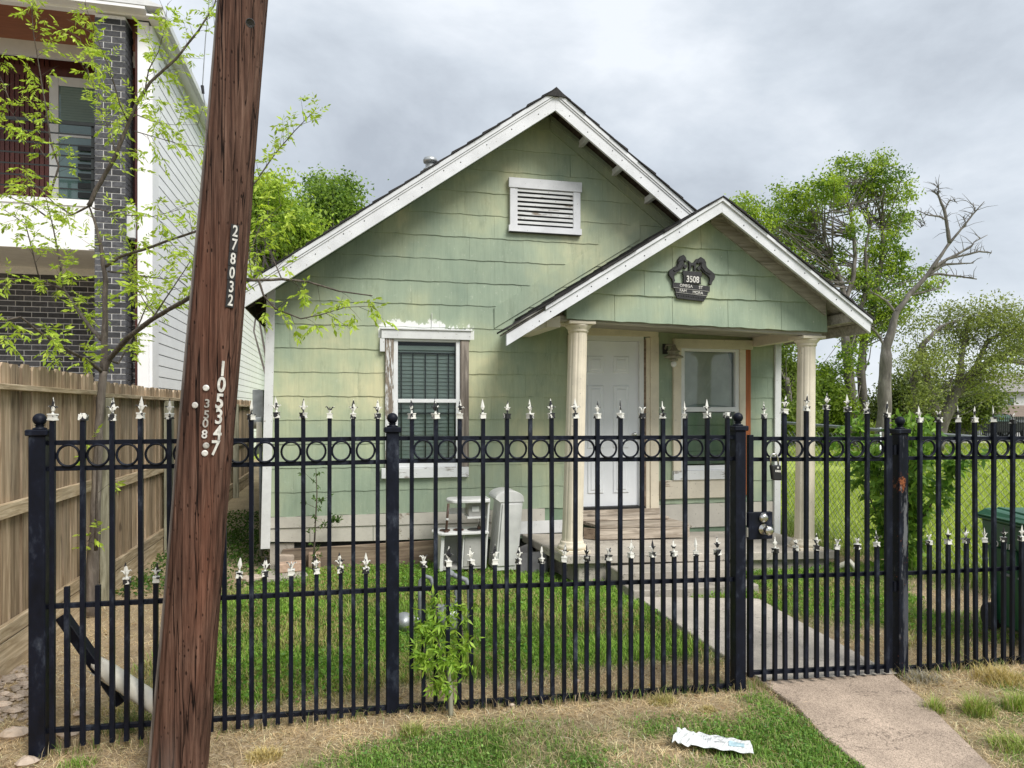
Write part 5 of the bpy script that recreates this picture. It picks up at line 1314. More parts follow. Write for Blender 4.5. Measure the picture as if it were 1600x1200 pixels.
# sapling against the house
sp = thing('sapling', 'thin sapling with small dark leaves against the green house wall', 'plant', (-.31, 7.5, 0))
b0 = Vector((-.31, 7.48, 0))
leafy_shrub(sp, [([b0, b0 + Vector((.02, 0, .4)), b0 + Vector((.04, 0, .8)), b0 + Vector((.03, 0, 1.05))], .011), ([b0 + Vector((.03, 0, .45)), b0 + Vector((.2, -.02, .52)), b0 + Vector((.26, 0, .5))], .003), ([b0 + Vector((.04, 0, .7)), b0 + Vector((.18, -.02, .78))], .003), ([b0 + Vector((.03, 0, .9)), b0 + Vector((-.12, -.02, 1.05))], .003), ([b0 + Vector((.03, 0, .65)), b0 + Vector((-.1, -.02, .72))], .003)], 42, .045, (.05, .11, .025), (.12, .2, .05), .4, .10, -.2, 'barkb')
# shrub at the chain-link fence
bs = thing('leafy_shrub', 'tall dense green shrub growing at the wire fence right of the gate', 'bush', (5.45, 6.2, 0))
b0 = Vector((5.50, 6.15, 0)); st = []
for k in range(15):
    a_ = random.uniform(0, 6.28); rr_ = random.uniform(.1, .64); h = random.uniform(1.0, 1.78) * (1 - .2 * rr_)
    st.append(([b0, b0 + Vector((math.cos(a_) * rr_ * .4, math.sin(a_) * rr_ * .4, h * .45)), b0 + Vector((math.cos(a_) * rr_ * .8, math.sin(a_) * rr_ * .8, h * .8)), b0 + Vector((math.cos(a_) * rr_ * 1.15, math.sin(a_) * rr_ * 1.15, h))], .011))
leafy_shrub(bs, st, 820, .105, (.06, .15, .022), (.27, .43, .07), .36, .22, -.55)

# trees beyond the field
def tall_tree():
    d = 30; root = thing('tall_tree', 'tall twin-trunked green tree right of the porch roof, behind the field', 'tree', tuple(at(1330, 700, d)))
    T1 = pxl([(1332, 702), (1330, 640), (1326, 570), (1318, 510), (1321, 470), (1311, 430), (1296, 395), (1284, 365)], d)
    T2 = pxl([(1321, 470), (1332, 440), (1336, 400), (1333, 355), (1325, 315), (1318, 280)], d); T3 = pxl([(1352, 702), (1350, 640), (1345, 580), (1350, 520), (1368, 460), (1378, 400), (1380, 340), (1375, 290)], d + .6)
    T4 = pxl([(1326, 560), (1340, 500), (1355, 445), (1352, 390), (1362, 340)], d + .3)
    limb('trunk', T1, [.26, .23, .20, .16, .12, .09, .06, .03], 'barkd', root, 10); limb('limb', T2, [.11, .10, .08, .065, .045, .025], 'barkd', root, 8); limb('trunk', T3, [.2, .18, .17, .15, .12, .09, .06, .03], 'barkd', root, 8); limb('limb', T4, [.13, .11, .09, .06, .03], 'barkd', root, 8)
    m = 30 / FPX
    B = [((1245, 335), 48), ((1238, 378), 50), ((1265, 430), 36), ((1296, 290), 38), ((1322, 262), 26), ((1330, 300), 44), ((1265, 300), 25), ((1160, 335), 30), ((1375, 270), 40), ((1400, 300), 32), ((1395, 345), 34), ((1372, 395), 42), ((1385, 430), 36), ((1360, 455), 34), ((1370, 495), 44), ((1345, 520), 30), ((1400, 480), 34), ((1335, 350), 24), ((1440, 440), 34), ((1225, 300), 22), ((1300, 585), 34), ((1322, 640), 26), ((1405, 405), 22), ((1205, 345), 30), ((1225, 410), 34), ((1290, 440), 26), ((1300, 395), 26), ((1160, 318), 24), ((1340, 430), 30), ((1330, 560), 26)]
    crown(root, [(tuple(at(x, y, d + random.uniform(-1.2, 1.2))), (r * m * .88, r * m * .88, r * m * .75)) for (x, y), r in B], 680, 60, .20, .135, (.07, .15, .022), (.42, .54, .07), T1 + T2 + T3 + T4, 'barkd', .1, .45, .035)
tall_tree()
def bare_tree():
    d = 24; root = thing('bare_tree', 'leaning leafless grey tree with broken branches against the sky at right', 'tree', tuple(at(1378, 700, d)))
    L = [([(1378, 702), (1382, 640), (1384, 570), (1386, 540), (1400, 490), (1420, 462), (1450, 428), (1466, 405), (1482, 382), (1500, 360), (1520, 335), (1538, 315)], [.25, .22, .19, .155, .10, .085, .07, .06, .05, .035, .025, .012]),
         ([(1484, 380), (1480, 355), (1476, 330), (1466, 305), (1455, 297)], [.07, .055, .05, .03, .012]), ([(1477, 343), (1468, 338), (1450, 336), (1432, 328)], [.035, .03, .02, .01]), ([(1476, 330), (1482, 315), (1490, 312), (1496, 318)], [.02, .015, .01, .008]),
         ([(1456, 420), (1480, 405), (1500, 395), (1518, 385), (1522, 378), (1543, 367)], [.07, .05, .04, .03, .02, .01]), ([(1480, 405), (1510, 398), (1530, 393), (1549, 395)], [.04, .035, .03, .02]),
         ([(1450, 430), (1475, 413), (1500, 412), (1521, 411)], [.05, .04, .03, .015]), ([(1445, 432), (1465, 428), (1500, 432), (1526, 436)], [.05, .04, .03, .02]), ([(1512, 345), (1524, 330), (1520, 318)], [.025, .02, .01]), ([(1500, 360), (1510, 352), (1505, 338)], [.02, .015, .01]),
         ([(1400, 490), (1385, 470), (1360, 455)], [.05, .04, .02]), ([(1384, 545), (1370, 520), (1352, 505)], [.05, .04, .02]), ([(1466, 305), (1467, 292)], [.02, .008]), ([(1440, 338), (1445, 350), (1438, 356)], [.015, .01, .008]), ([(1420, 462), (1450, 455), (1470, 450), (1475, 440)], [.04, .03, .02, .01])]
    for i, (p, r) in enumerate(L): limb('trunk' if i == 0 else 'branch', pxl(p, d), r, 'bone', root, 9)
    m = MB(); rr2 = random.Random(8)
    for p, r in L[1:]:
        W = pxl(p, d)
        for k in range(16):
            i = rr2.randrange(len(W) - 1); a = W[i].lerp(W[i + 1], rr2.random()); v = Vector((rr2.uniform(-1, 1), rr2.uniform(-1, 1), rr2.uniform(-.3, 1))); b = a + v * rr2.uniform(.15, .6)
            m.tube([a, a.lerp(b, .5) + Vector((rr2.uniform(-.05, .05), 0, .04)), b], [.012, .008, .003], 4, cap=False)
    m.build('twigs', 'bone', root)['kind'] = 'stuff'
bare_tree()
def spread_tree():
    d = 27; root = thing('spreading_tree', 'wide spreading tree with small olive leaves at the right edge', 'tree', tuple(at(1470, 700, d)))
    L = [([(1462, 702), (1475, 650), (1495, 610), (1520, 583), (1555, 560), (1600, 540), (1660, 520)], [.26, .24, .2, .17, .14, .1, .06]), ([(1497, 605), (1502, 560), (1510, 520), (1515, 490)], [.12, .1, .06, .03]), ([(1470, 660), (1450, 600), (1440, 540), (1470, 510), (1500, 500)], [.16, .12, .1, .06, .03]), ([(1430, 700), (1432, 640), (1425, 590), (1440, 540)], [.12, .1, .08, .05]), ([(1555, 560), (1580, 565), (1620, 572)], [.08, .06, .04]), ([(1520, 583), (1545, 530), (1580, 515), (1620, 512)], [.1, .07, .05, .03])]
    T = []
    for i, (p, r) in enumerate(L): W = pxl(p, d); T += W; limb('trunk' if i == 0 else 'limb', W, r, 'barkd', root, 8)
    m = d / FPX; B = [((1450, 560), 52), ((1500, 520), 48), ((1550, 500), 50), ((1600, 515), 55), ((1480, 490), 30), ((1560, 560), 42), ((1520, 600), 42), ((1440, 620), 36), ((1590, 590), 22), ((1425, 500), 24), ((1650, 540), 60)]
    crown(root, [(tuple(at(x, y, d + random.uniform(-1.5, 1.5))), (r * m, r * m, r * m * .7)) for (x, y), r in B], 480, 48, .26, .105, (.13, .165, .05), (.36, .41, .13), T, 'barkd', .1, .7, .022)
spread_tree()
def bg_tree(name, label, px, base_y, d, blobs, nc, per, spread, size, c1, c2, trunk_r=.15, tw=.3):
    root = thing(name, label, 'tree', tuple(at(px, base_y, d))); m = d / FPX
    top = min(b[1] for b in blobs); T = pxl([(px, base_y), (px + 3, (base_y * 2 + top) / 3), (px - 2, (base_y + top * 2) / 3)], d)
    limb('trunk', T, [trunk_r, trunk_r * .8, trunk_r * .5], 'barkd', root, 7)
    crown(root, [(tuple(at(x, y, d + random.uniform(-1, 1))), (r * m, r * m, r * m * .85)) for x, y, r in blobs], nc, per, spread, size, c1, c2, T, 'barkd', .1, tw, .04)
bg_tree('bushy_tree', 'dark green bushy tree seen between the house corner and the right column', 1232, 690, 26, [(1232, 580, 32), (1228, 620, 34), (1240, 655, 32), (1222, 540, 16)], 130, 90, .24, .14, (.08, .13, .025), (.26, .34, .07))
bg_tree('bushy_tree', 'rounded green bushy tree just right of the porch column', 1290, 695, 31, [(1290, 620, 30), (1300, 655, 30), (1275, 600, 24), (1315, 625, 18)], 120, 90, .26, .15, (.10, .18, .03), (.32, .42, .08))
bg_tree('bushy_tree', 'dark hedge-like tree behind the leaning bare trunk', 1420, 690, 34, [(1395, 640, 38), (1430, 655, 38), (1420, 610, 34), (1370, 660, 26)], 220, 80, .3, .16, (.07, .10, .03), (.20, .25, .07))
bg_tree('bushy_tree', 'dark low tree under the spreading crown at right', 1500, 690, 33, [(1480, 650, 34), (1515, 640, 30), (1545, 625, 22), (1460, 620, 26)], 170, 80, .3, .16, (.08, .11, .035), (.22, .28, .08))
bg_tree('bushy_tree', 'low green bushes along the field edge behind the chain-link fence', 1260, 692, 33, [(1235, 672, 16), (1275, 676, 14), (1310, 672, 14), (1350, 676, 16), (1205, 670, 14)], 90, 90, .3, .15, (.12, .18, .03), (.30, .38, .08), .05)
bg_tree('back_tree', 'bright yellow-green tree behind the left roof slope', 430, 640, 17, [(415, 330, 38), (445, 350, 40), (425, 385, 40), (470, 372, 34), (400, 300, 24), (435, 290, 16)], 230, 90, .20, .105, (.14, .25, .03), (.44, .57, .08), .12, .2)
bg_tree('back_tree', 'darker green tree behind the left roof slope beside the brighter one', 520, 640, 26, [(520, 320, 36), (500, 345, 40), (540, 345, 32), (545, 295, 18), (495, 290, 18), (460, 400, 36), (430, 420, 30), (565, 360, 14)], 260, 75, .27, .15, (.06, .13, .02), (.26, .38, .06), .18, .5)

# far buildings, cars and fence beyond the field
fh = thing('far_house', 'white house with grey roof beyond the trees at the far right', 'house', tuple(at(1600, 690, 46)))
def obox(name, mat, parent, px0, px1, pyb, pyt, d, dep):
    a = at(px0, pyb, d); b = at(px1, pyb, d); t = at(px0, pyt, d).z; back = Vector((SY, CY, 0)) * dep
    return part(name, mat, parent, lambda m: m.hexa([a, b, b + back, a + back, (a.x, a.y, t), (b.x, b.y, t), (b.x + back.x, b.y + back.y, t), (a.x + back.x, a.y + back.y, t)]))
obox('wall', 'farwall', fh, 1572, 1720, 690, 612, 46, 8)
a, b, bk = at(1566, 612, 45.6), at(1730, 612, 45.6), Vector((SY, CY, 0)) * 9; t = at(0, 578, 46).z
part('roof', 'farroof', fh, lambda m: m.hexa([a, b, b + bk, a + bk, Vector((a.x, a.y, t)) + bk * .45 + Vector((.8, 0, 0)), Vector((b.x, b.y, t)) + bk * .45, Vector((b.x, b.y, t)) + bk * .55, Vector((a.x, a.y, t)) + bk * .55 + Vector((.8, 0, 0))]))
f = obox('window', 'bars', fh, 1576, 1584, 640, 622, 45.97, .02); obox('pane', 'nglass', f, 1577, 1583, 639, 623, 45.94, .02)
f = obox('window', 'bars', fh, 1607, 1622, 640, 622, 45.97, .02); obox('pane', 'nglass', f, 1608, 1621, 639, 623, 45.94, .02)
sf = thing('far_shed', 'low brown roofed shed beyond the iron railing at the far right', 'shed', tuple(at(1590, 690, 42)))
obox('wall', 'farwall', sf, 1583, 1680, 690, 650, 42, 4); a, b, bk = at(1578, 651, 41.7), at(1690, 651, 41.7), Vector((SY, CY, 0)) * 5; t = at(0, 633, 42).z
part('roof', 'brownroof', sf, lambda m: m.hexa([a, b, b + bk, a + bk, Vector((a.x, a.y, t)) + bk * .48 + Vector((.7, 0, 0)), Vector((b.x, b.y, t)) + bk * .48, Vector((b.x, b.y, t)) + bk * .52, Vector((a.x, a.y, t)) + bk * .52 + Vector((.7, 0, 0))]))
lw = thing('low_building', 'low grey concrete wall behind the field left of the tall tree', 'wall', tuple(at(1305, 690, 38)))
obox('panel', 'farroof', lw, 1180, 1328, 690, 634, 38, 1.0)
ff = thing('far_railing', 'black iron railing along the far road at right', 'fence', tuple(at(1560, 690, 38)))
a, b = at(1440, 688, 40), at(1760, 694, 36)
for z in (1.15, .95, .2): part('rail', 'bars', ff, lambda m: m.bar((a.x, a.y, z), (b.x, b.y, z), .04, .04))
n = 95; sp_ = MB()
for k in range(n):
    p = a.lerp(b, k / (n - 1)); bar_ = MB().box(p.x - .014, p.y - .014, .02, p.x + .014, p.y + .014, 1.28).build('picket', 'bars', ff)
def car(label, name, px, d, mat, yaw, L=4.4, truck=False):
    c = thing(name, label, 'car', tuple(at(px, 692, d))); o_ = at(px, 692, d); o_.z = 0
    M = Matrix.Rotation(yaw, 4, 'Z'); T = lambda m: setattr(m, 'v', [tuple(o_ + (M @ Vector(v))) for v in m.v]) or m
    prof = [(-L / 2, .35), (L / 2, .35), (L / 2, .75), (L / 2 - .1, .85), (L * .22, .95), (L * .08, 1.4), (-L * .22, 1.42), (-L * .32 if not truck else -L * .24, .98), (-L / 2, .92)]
    m = MB().ext(prof, -.85, .85); T(m); m.build('body', mat, c, bev=.05)
    m = MB().ext([(L * .19, .98), (L * .07, 1.34), (-L * .2, 1.36), (-L * .27, 1.0)], -.865, .865); T(m); m.build('window', 'nglass', c)
    for sx in (-L * .32, L * .32):
        for sy in (-.8, .8):
            m = MB().lathe([(.33, -.1), (.33, .1)], (sx, sy, .33), 16, axis=(0, 1, 0)); T(m); w_ = m.build('wheel', 'tyre', c)
            m = MB().lathe([(.19, -.11), (.19, .11)], (sx, sy, .33), 12, axis=(0, 1, 0)); T(m); m.build('rim', 'alum', w_)
car('dark red car parked on the far road, half hidden by trees', 'parked_car', 1490, 41, 'carred', -.1)
car('black pickup parked on the far road next to the red car', 'parked_car', 1548, 41, 'carblack', -.1, 4.8, True)

# ---------------------------------------------------------------- chain-link fence
cl = thing('chain_link_fence', 'grey chain-link fence with a round top rail on the right side of the yard', 'fence', (5.9, 6, 0))
hz = lambda y: 1.365 + (y - 5) * .028
part('top_rail', 'wire', cl, lambda m: m.tube([(5.9, 3.9, hz(3.9)), (5.9, 7, hz(7)), (5.9, 13, hz(13))], .021, 10), smooth=True)
for y in (3.95, 6.9, 9.9, 12.9): part('line_post', 'wire', cl, lambda m: m.tube([(5.93, y, -.05), (5.93, y, hz(y) + .03)], .024, 8), smooth=True)
m = MB(); y = 2.5
while y < 13:
    for sg in (1, -1):
        a_, b_ = (y, 0.03), (y + sg * 1.33, 1.36)
        ya, za, yb_, zb = *a_, *b_
        if yb_ > 13 or yb_ < 3.9: 
            if yb_ > 13: yb_, zb = 13, za + (13 - ya)
            if yb_ < 3.9: yb_, zb = 3.9, za + (ya - 3.9)
        if ya < 3.9:
            if sg < 0: continue
            za += 3.9 - ya; ya = 3.9
        if abs(yb_ - ya) > .05: m.tube([(5.9 + .003 * sg, ya, za), (5.9 + .003 * sg, yb_, zb)], .0024, 3, cap=False)
    y += .086
m.build('wire_mesh', 'greypipe', cl)['kind'] = 'stuff'

# ---------------------------------------------------------------- bin
bn = thing('wheelie_bin', 'green wheeled rubbish bin with white painted numbers behind the right fence panel', 'bin', (0, 0, 0))
def frust(m, x0, x1, y0, y1, z0, z1, e):
    m.hexa([(x0 + e, y0 + e, z0), (x1 - e, y0 + e, z0), (x1 - e, y1 - e, z0), (x0 + e, y1 - e, z0), (x0, y0, z1), (x1, y0, z1), (x1, y1, z1), (x0, y1, z1)])
part('body', 'binm', bn, lambda m: frust(m, 0, .60, -.70, 0, .06, .72, .05), bev=.02)
part('shoulder', 'binm', bn, lambda m: frust(m, -.035, .635, -.735, .035, .722, .93, .012), bev=.015)
part('rim', 'binm', bn, lambda m: m.box(-.06, -.76, .925, .66, .06, .955), bev=.01)
part('lid', 'binlid', bn, lambda m: m.hexa([(-.075, -.78, .957), (.675, -.78, .957), (.675, .075, .957), (-.075, .075, .957), (-.02, -.70, .995), (.62, -.70, .995), (.62, .0, 1.02), (-.02, .0, 1.02)]), bev=.012)
part('lid_ridge', 'binlid', bn, lambda m: m.hexa([(.05, -.6, 1.0), (.09, -.6, 1.0), (.09, -.05, 1.015), (.05, -.05, 1.015), (.05, -.6, 1.012), (.09, -.6, 1.012), (.09, -.05, 1.03), (.05, -.05, 1.03)]), bev=.004)
for y in (-.03, -.36): part('side_rib', 'binm', bn, lambda m: m.hexa([(.020, y - .05, .10), (.06, y - .05, .10), (.06, y, .10), (.020, y, .10), (-.020, y - .05, .72), (.03, y - .05, .72), (.03, y, .72), (-.020, y, .72)]), bev=.006)
part('grab_bar', 'greypipe', bn, lambda m: m.box(-.005, -.52, .50, .01, -.18, .52), bev=.004)
for x in (.05, .55): part('wheel', 'tyre', bn, lambda m: m.lathe([(.11, -.03), (.11, .03)], (x, .03, .11), 18, axis=(1, 0, 0)))
for s_, y, sp_ in (('SO', -.165, 1), ('1176', -.36, 1)): text(s_, .062, 'white', bn, (-.034, y, .725 + .02), (R(90), 0, R(-90)), 'painted_number', .001, .0008)
bn.location = (*at(1543, 900, 5.32).xy, 0); bn.rotation_euler = (0, 0, -YAW); bn.scale = (.9, .80, .9)

# ---------------------------------------------------------------- toy kitchen
tk = thing('toy_kitchen', 'old white wooden play kitchen standing on the lawn against the house', 'toy kitchen', (1.4, 7.2, 0))
TY = 7.12
lean = lambda z, x=0: .06 * z
def lhexa(m, x0, x1, y0, y1, z0, z1): m.hexa([(x0 + lean(z0), y0, z0), (x1 + lean(z0), y0, z0), (x1 + lean(z0), y1, z0), (x0 + lean(z0), y1, z0), (x0 + lean(z1), y0, z1), (x1 + lean(z1), y0, z1), (x1 + lean(z1), y1, z1), (x0 + lean(z1), y1, z1)])
part('side_panel', 'toy', tk, lambda m: lhexa(m, .93, .965, TY, TY + .28, .02, .385), bev=.003)
part('divider', 'toy', tk, lambda m: lhexa(m, 1.155, 1.17, TY + .005, TY + .28, .05, .385))
part('back_panel', 'toygrey', tk, lambda m: lhexa(m, .966, 1.40, TY + .27, TY + .285, .02, .385))
part('bottom_shelf', 'toygrey', tk, lambda m: lhexa(m, .966, 1.40, TY + .005, TY + .269, .03, .05))
part('cupboard_door', 'toygrey', tk, lambda m: lhexa(m, 1.171, 1.39, TY - .002, TY + .012, .055, .38), bev=.003)
part('side_panel', 'toy', tk, lambda m: lhexa(m, 1.391, 1.41, TY, TY + .28, .02, .74), bev=.003)
# counter with a rounded left end
cp = [(1.43, TY - .06), (1.43, TY + .29), (.98, TY + .29)] + [(.98 + .11 * math.cos(t), TY + .115 + .175 * math.sin(t)) for t in np.linspace(math.pi / 2, 3 * math.pi / 2, 12)]
m = MB(); n = len(cp); m.add([(x, y, .388) for x, y in cp] + [(x, y, .413) for x, y in cp], [tuple(range(n)), tuple(reversed(range(n, 2 * n)))] + [(i, i + n, (i + 1) % n + n, (i + 1) % n) for i in range(n)]); m.build('counter', 'toy', tk, bev=.004)
for x in (1.0, 1.14):
    b_ = part('burner', 'brownpl', tk, lambda m: m.lathe([(.055, .414), (.055, .424), (.045, .426), (.044, .416), (.02, .416)], (x, TY + .09, 0), 20))
    part('burner_ring', 'cast', b_, lambda m: m.lathe([(.022, .416), (.022, .430), (.01, .430)], (x, TY + .09, 0), 12))
part('sink', 'cast', tk, lambda m: m.lathe([(.075, .414), (.078, .420), (.07, .421), (.065, .4145)], (1.31, TY + .08, 0), 24))
part('sink_bowl', 'dark', tk, lambda m: m.lathe([(.064, .4135), (.064, .416)], (1.31, TY + .08, 0), 24))
part('tap_base', 'brownpl', tk, lambda m: m.box(1.345, TY + .10, .414, 1.39, TY + .14, .44))
part('tap', 'metal', tk, lambda m: m.tube([(1.36, TY + .13, .42), (1.36, TY + .13, .50), (1.368, TY + .12, .525), (1.385, TY + .10, .532), (1.40, TY + .085, .52), (1.403, TY + .08, .49)], .008, 8), smooth=True)
part('canopy_post', 'brownpl', tk, lambda m: m.tube([(1.00, TY + .0, .414), (1.025, TY + .01, .70)], .013, 10), smooth=True)
part('post_collar', 'toy', tk, lambda m: m.tube([(1.009, TY + .004, .535), (1.0115, TY + .005, .555)], .017, 10))
part('post_foot', 'brownpl', tk, lambda m: m.lathe([(.026, .414), (.022, .425), (.014, .432)], (1.00, TY, 0), 14))
cp = [(1.45, TY - .03), (1.45, TY + .28), (1.09, TY + .28)] + [(1.09 + .07 * math.cos(t), TY + .125 + .155 * math.sin(t)) for t in np.linspace(math.pi / 2, 3 * math.pi / 2, 10)]
m = MB(); n = len(cp); m.add([(x, y, .70) for x, y in cp] + [(x, y, .735) for x, y in cp], [tuple(range(n)), tuple(reversed(range(n, 2 * n)))] + [(i, i + n, (i + 1) % n + n, (i + 1) % n) for i in range(n)]); m.build('canopy', 'toy', tk, bev=.008)
mw = part('microwave', 'toygrey', tk, lambda m: m.box(1.24, TY + .06, .555, 1.435, TY + .26, .695), bev=.003)
part('microwave_shelf', 'toy', mw, lambda m: m.box(1.225, TY + .04, .535, 1.44, TY + .27, .554))
part('microwave_window', 'white', mw, lambda m: m.box(1.275, TY + .052, .60, 1.35, TY + .0595, .655), bev=.006)
part('back_board', 'toy', tk, lambda m: m.box(1.06, TY + .24, .56, 1.239, TY + .255, .62))
tw_ = part('fridge', 'toy', tk, lambda m: m.hexa([(1.50, TY - .02, .0), (1.735, TY - .02, .0), (1.735, TY + .33, .0), (1.50, TY + .33, .0), (1.555, TY - .05, .70), (1.785, TY - .05, .70), (1.785, TY + .30, .70), (1.555, TY + .30, .70)]), bev=.004)
ap = [(1.50, .735)] + [(1.645 + .15 * math.cos(t), .735 + .085 * math.sin(t)) for t in np.linspace(math.pi * .97, .25, 12)] + [(1.80, .702), (1.545, .702)]
part('arched_top', 'toy', tk, lambda m: m.ext(list(reversed(ap)), TY - .06, TY + .31), bev=.004)
part('fridge_door', 'toy', tw_, lambda m: m.hexa([(1.525, TY - .036, .05), (1.71, TY - .036, .05), (1.71, TY - .022, .05), (1.525, TY - .022, .05), (1.572, TY - .066, .685), (1.765, TY - .066, .685), (1.765, TY - .052, .685), (1.572, TY - .052, .685)]), bev=.003)

# dark slabs beside the porch
for k, (lab, V) in enumerate((('dark grey broken slab leaning against the porch beside the toy kitchen', [(1.72, 7.0, -.02), (1.98, 6.9, -.02), (2.02, 6.95, -.02), (1.76, 7.05, -.02), (1.78, 7.1, .16), (2.02, 6.98, .20), (2.06, 7.03, .20), (1.82, 7.16, .16)]), ('second dark slab tucked under the porch slab edge', [(1.72, 7.28, -.02), (1.98, 7.2, -.02), (2.0, 7.3, -.02), (1.74, 7.4, -.02), (1.78, 7.30, .17), (1.92, 7.26, .235), (1.94, 7.32, .235), (1.8, 7.38, .17)]))):
    tag(MB().hexa(V).build('broken_slab', 'greyslab', bev=.006, origin=(1.85, 7.1, 0)), lab, 'slab')

# gas meter
gm = thing('gas_meter', 'grey gas meter with bent pipes on the lawn behind the iron fence', 'gas meter', (.6, 5.2, 0))
gp = lambda px, py, d=5.35: at(px, py, d)
part('riser_pipe', 'greypipe', gm, lambda m: m.tube([gp(657, 1000), gp(656, 925), gp(657, 908), gp(664, 900), gp(673, 903), gp(677, 915), gp(677, 965)], .017, 10), smooth=True)
part('outlet_pipe', 'greypipe', gm, lambda m: m.tube([gp(702, 895), gp(714, 901), gp(728, 906), gp(733, 918), gp(734, 960), gp(734, 1045)], .019, 10), smooth=True)
part('pipe_union', 'greypipe', gm, lambda m: m.tube([gp(700, 894), gp(707, 898)], .026, 8))
part('pipe_union', 'greypipe', gm, lambda m: m.tube([gp(714, 915), gp(714, 935)], .022, 8))
part('inlet_pipe', 'greypipe', gm, lambda m: m.tube([gp(714, 935), gp(713, 960)], .017, 8), smooth=True)
part('meter_body', 'alum', gm, lambda m: (m.lathe([(.05, 0), (.085, .01), (.09, .05), (.085, .12), (.05, .14)], gp(700, 962, 5.28), 20, axis=(.1, -1, 0)),), smooth=True)
part('meter_cap', 'greypipe', gm, lambda m: m.box(*(gp(683, 962) - Vector((0, .02, .02))), *(gp(712, 948) + Vector((0, .1, 0)))))
part('regulator', 'alum', gm, lambda m: (m.lathe([(.045, 0), (.075, .01), (.078, .03), (.04, .05), (.03, .07)], gp(632, 972, 5.30), 20, axis=(-.2, -1, .15)), m.tube([gp(640, 967), gp(655, 967)], .018, 8)), smooth=True)
part('regulator_cap', 'greypipe', gm, lambda m: m.tube([gp(628, 985), gp(624, 1003)], .03, 10))
part('union_nut', 'metal', gm, lambda m: m.tube([gp(643, 967), gp(648, 967)], .028, 6))

# brace with torn plastic pipe
br = thing('post_brace', 'black steel brace leaning from the corner post into a torn white plastic pipe', 'brace', tuple(at(200, 1100, 3.75)))
a, b = at(97, 962, 3.62), at(192, 1098, 3.62)
part('brace_bar', 'iron', br, lambda m: m.bar(a, b, .052, .052), bev=.003)
a, b = at(153, 1040, 3.60), at(262, 1112, 3.55); dv = (b - a).normalized(); n = 22; k0 = []
u_ = dv.orthogonal().normalized(); v_ = dv.cross(u_); V = []; F = []
for i in range(10):
    t = i / 9
    for j in range(n):
        th = 2 * math.pi * j / n; st_ = (.05 * max(0, math.sin(th * 2.5 + 1)) + .03 * math.sin(th * 5)) * (1 - t) ** 3 if i < 3 else 0
        V.append(tuple(a + dv * ((b - a).length * t + st_) + (u_ * math.cos(th) + v_ * math.sin(th)) * .047))
F = [(i * n + j, i * n + (j + 1) % n, (i + 1) * n + (j + 1) % n, (i + 1) * n + j) for i in range(9) for j in range(n)]
m = MB(); m.v, m.f = V, F; o = m.build('plastic_pipe', 'pvc', br, smooth=True); sm = o.modifiers.new('wall', 'SOLIDIFY'); sm.thickness = .004
# white downspout bit by the right column
tag(part('downspout_elbow', 'pvc', None, lambda m: m.tube([(4.93, 6.35, .02), (5.02, 6.25, .10), (5.06, 6.2, .03)], .03, 10)), 'short white pipe elbow on the ground right of the porch', 'pipe')

# ---------------------------------------------------------------- stones, bricks, litter
def stone(c, s, seed, sc=(1, .8, .5)):
    r_ = random.Random(seed); m = MB(); m.ball((0, 0, 0), 1, 9)
    m.v = [tuple(Vector(v) * r_.uniform(.82, 1.12)) for v in m.v]; m.v = [(c[0] + v[0] * s * sc[0], c[1] + v[1] * s * sc[1], c[2] + v[2] * s * sc[2]) for v in m.v]
    return m
ST = [(13, 1062, .055, 'grey rounded stone against the kick board'), (30, 1058, .05, 'brown stone behind the tan pebbles'), (8, 1085, .035, 'orange tan pebble at the left picture edge'), (16, 1087, .028, 'small white pebble in the pile by the fence'), (26, 1090, .035, 'tan pebble nearest the corner post'), (6, 1103, .05, 'pale pinkish stone at the left edge'), (22, 1075, .03, 'small grey pebble behind the white one'), (38, 1070, .045, 'grey brown stone beside the corner post'), (24, 1112, .05, 'pale flat stone lying in dry grass'), (22, 1149, .085, 'long pale slab of stone half buried left of the corner post'), (43, 1192, .06, 'pale stone at the bottom left below the corner post'), (72, 1172, .03, 'whitish stone chip at the foot of the corner post'), (107, 1148, .07, 'flat pale stone under the fence bottom rail'), (125, 1116, .04, 'small tan stone inside the fence by the brace'), (650, 1103, .03, 'grey stone under the bottom rail right of the second post'), (800, 1102, .02, 'pale stone chip by the bottom rail'), (900, 1065, .028, 'pinkish stone on the lawn behind the fence'), (45, 1047, .03, 'pale round pebble behind the corner post')]
for k, (px, py, s_, lab) in enumerate(ST):
    d = CAM_H * FPX / (py - 640); p = at(px, py, d); p.z = s_ * .12
    s_ *= .78
    tag(stone((0, 0, 0), s_, k, (1.1, .8, .55)).build('stone', 'stone', smooth=False), lab, 'stone', 'loose stones on the ground').location = p
pm = MB(); rp = random.Random(77)
for k in range(230):
    px, py = rp.uniform(-30, 46), rp.uniform(1035, 1125) + rp.gauss(0, 12); d = CAM_H * FPX / (py - 640); p = at(px, py, d); g_ = stone((p.x, p.y, -.004), rp.uniform(.008, .024), 300 + k, (1.1, .85, .6)); pm.add(g_.v, g_.f)
pm.build('pebbles', 'stone')['kind'] = 'stuff'
bk_ = lambda x, y, z, a_, lab, mt, sz: tag(MB().box(-sz[0] / 2, -sz[1] / 2, 0, sz[0] / 2, sz[1] / 2, sz[2]).build('paving_block', mt, bev=.008), lab, 'block')
o = bk_(0, 0, 0, 0, 'tan brick lying on a flat paver by the house corner', 'redbrick', (.26, .12, .09)); o.location = (-.52, 7.42, .035); o.rotation_euler = (0, 0, .25)
o = bk_(0, 0, 0, 0, 'flat grey paver under the tan brick by the house corner', 'conc', (.42, .34, .045)); o.location = (-.58, 7.35, -.012); o.rotation_euler = (0, 0, .2)
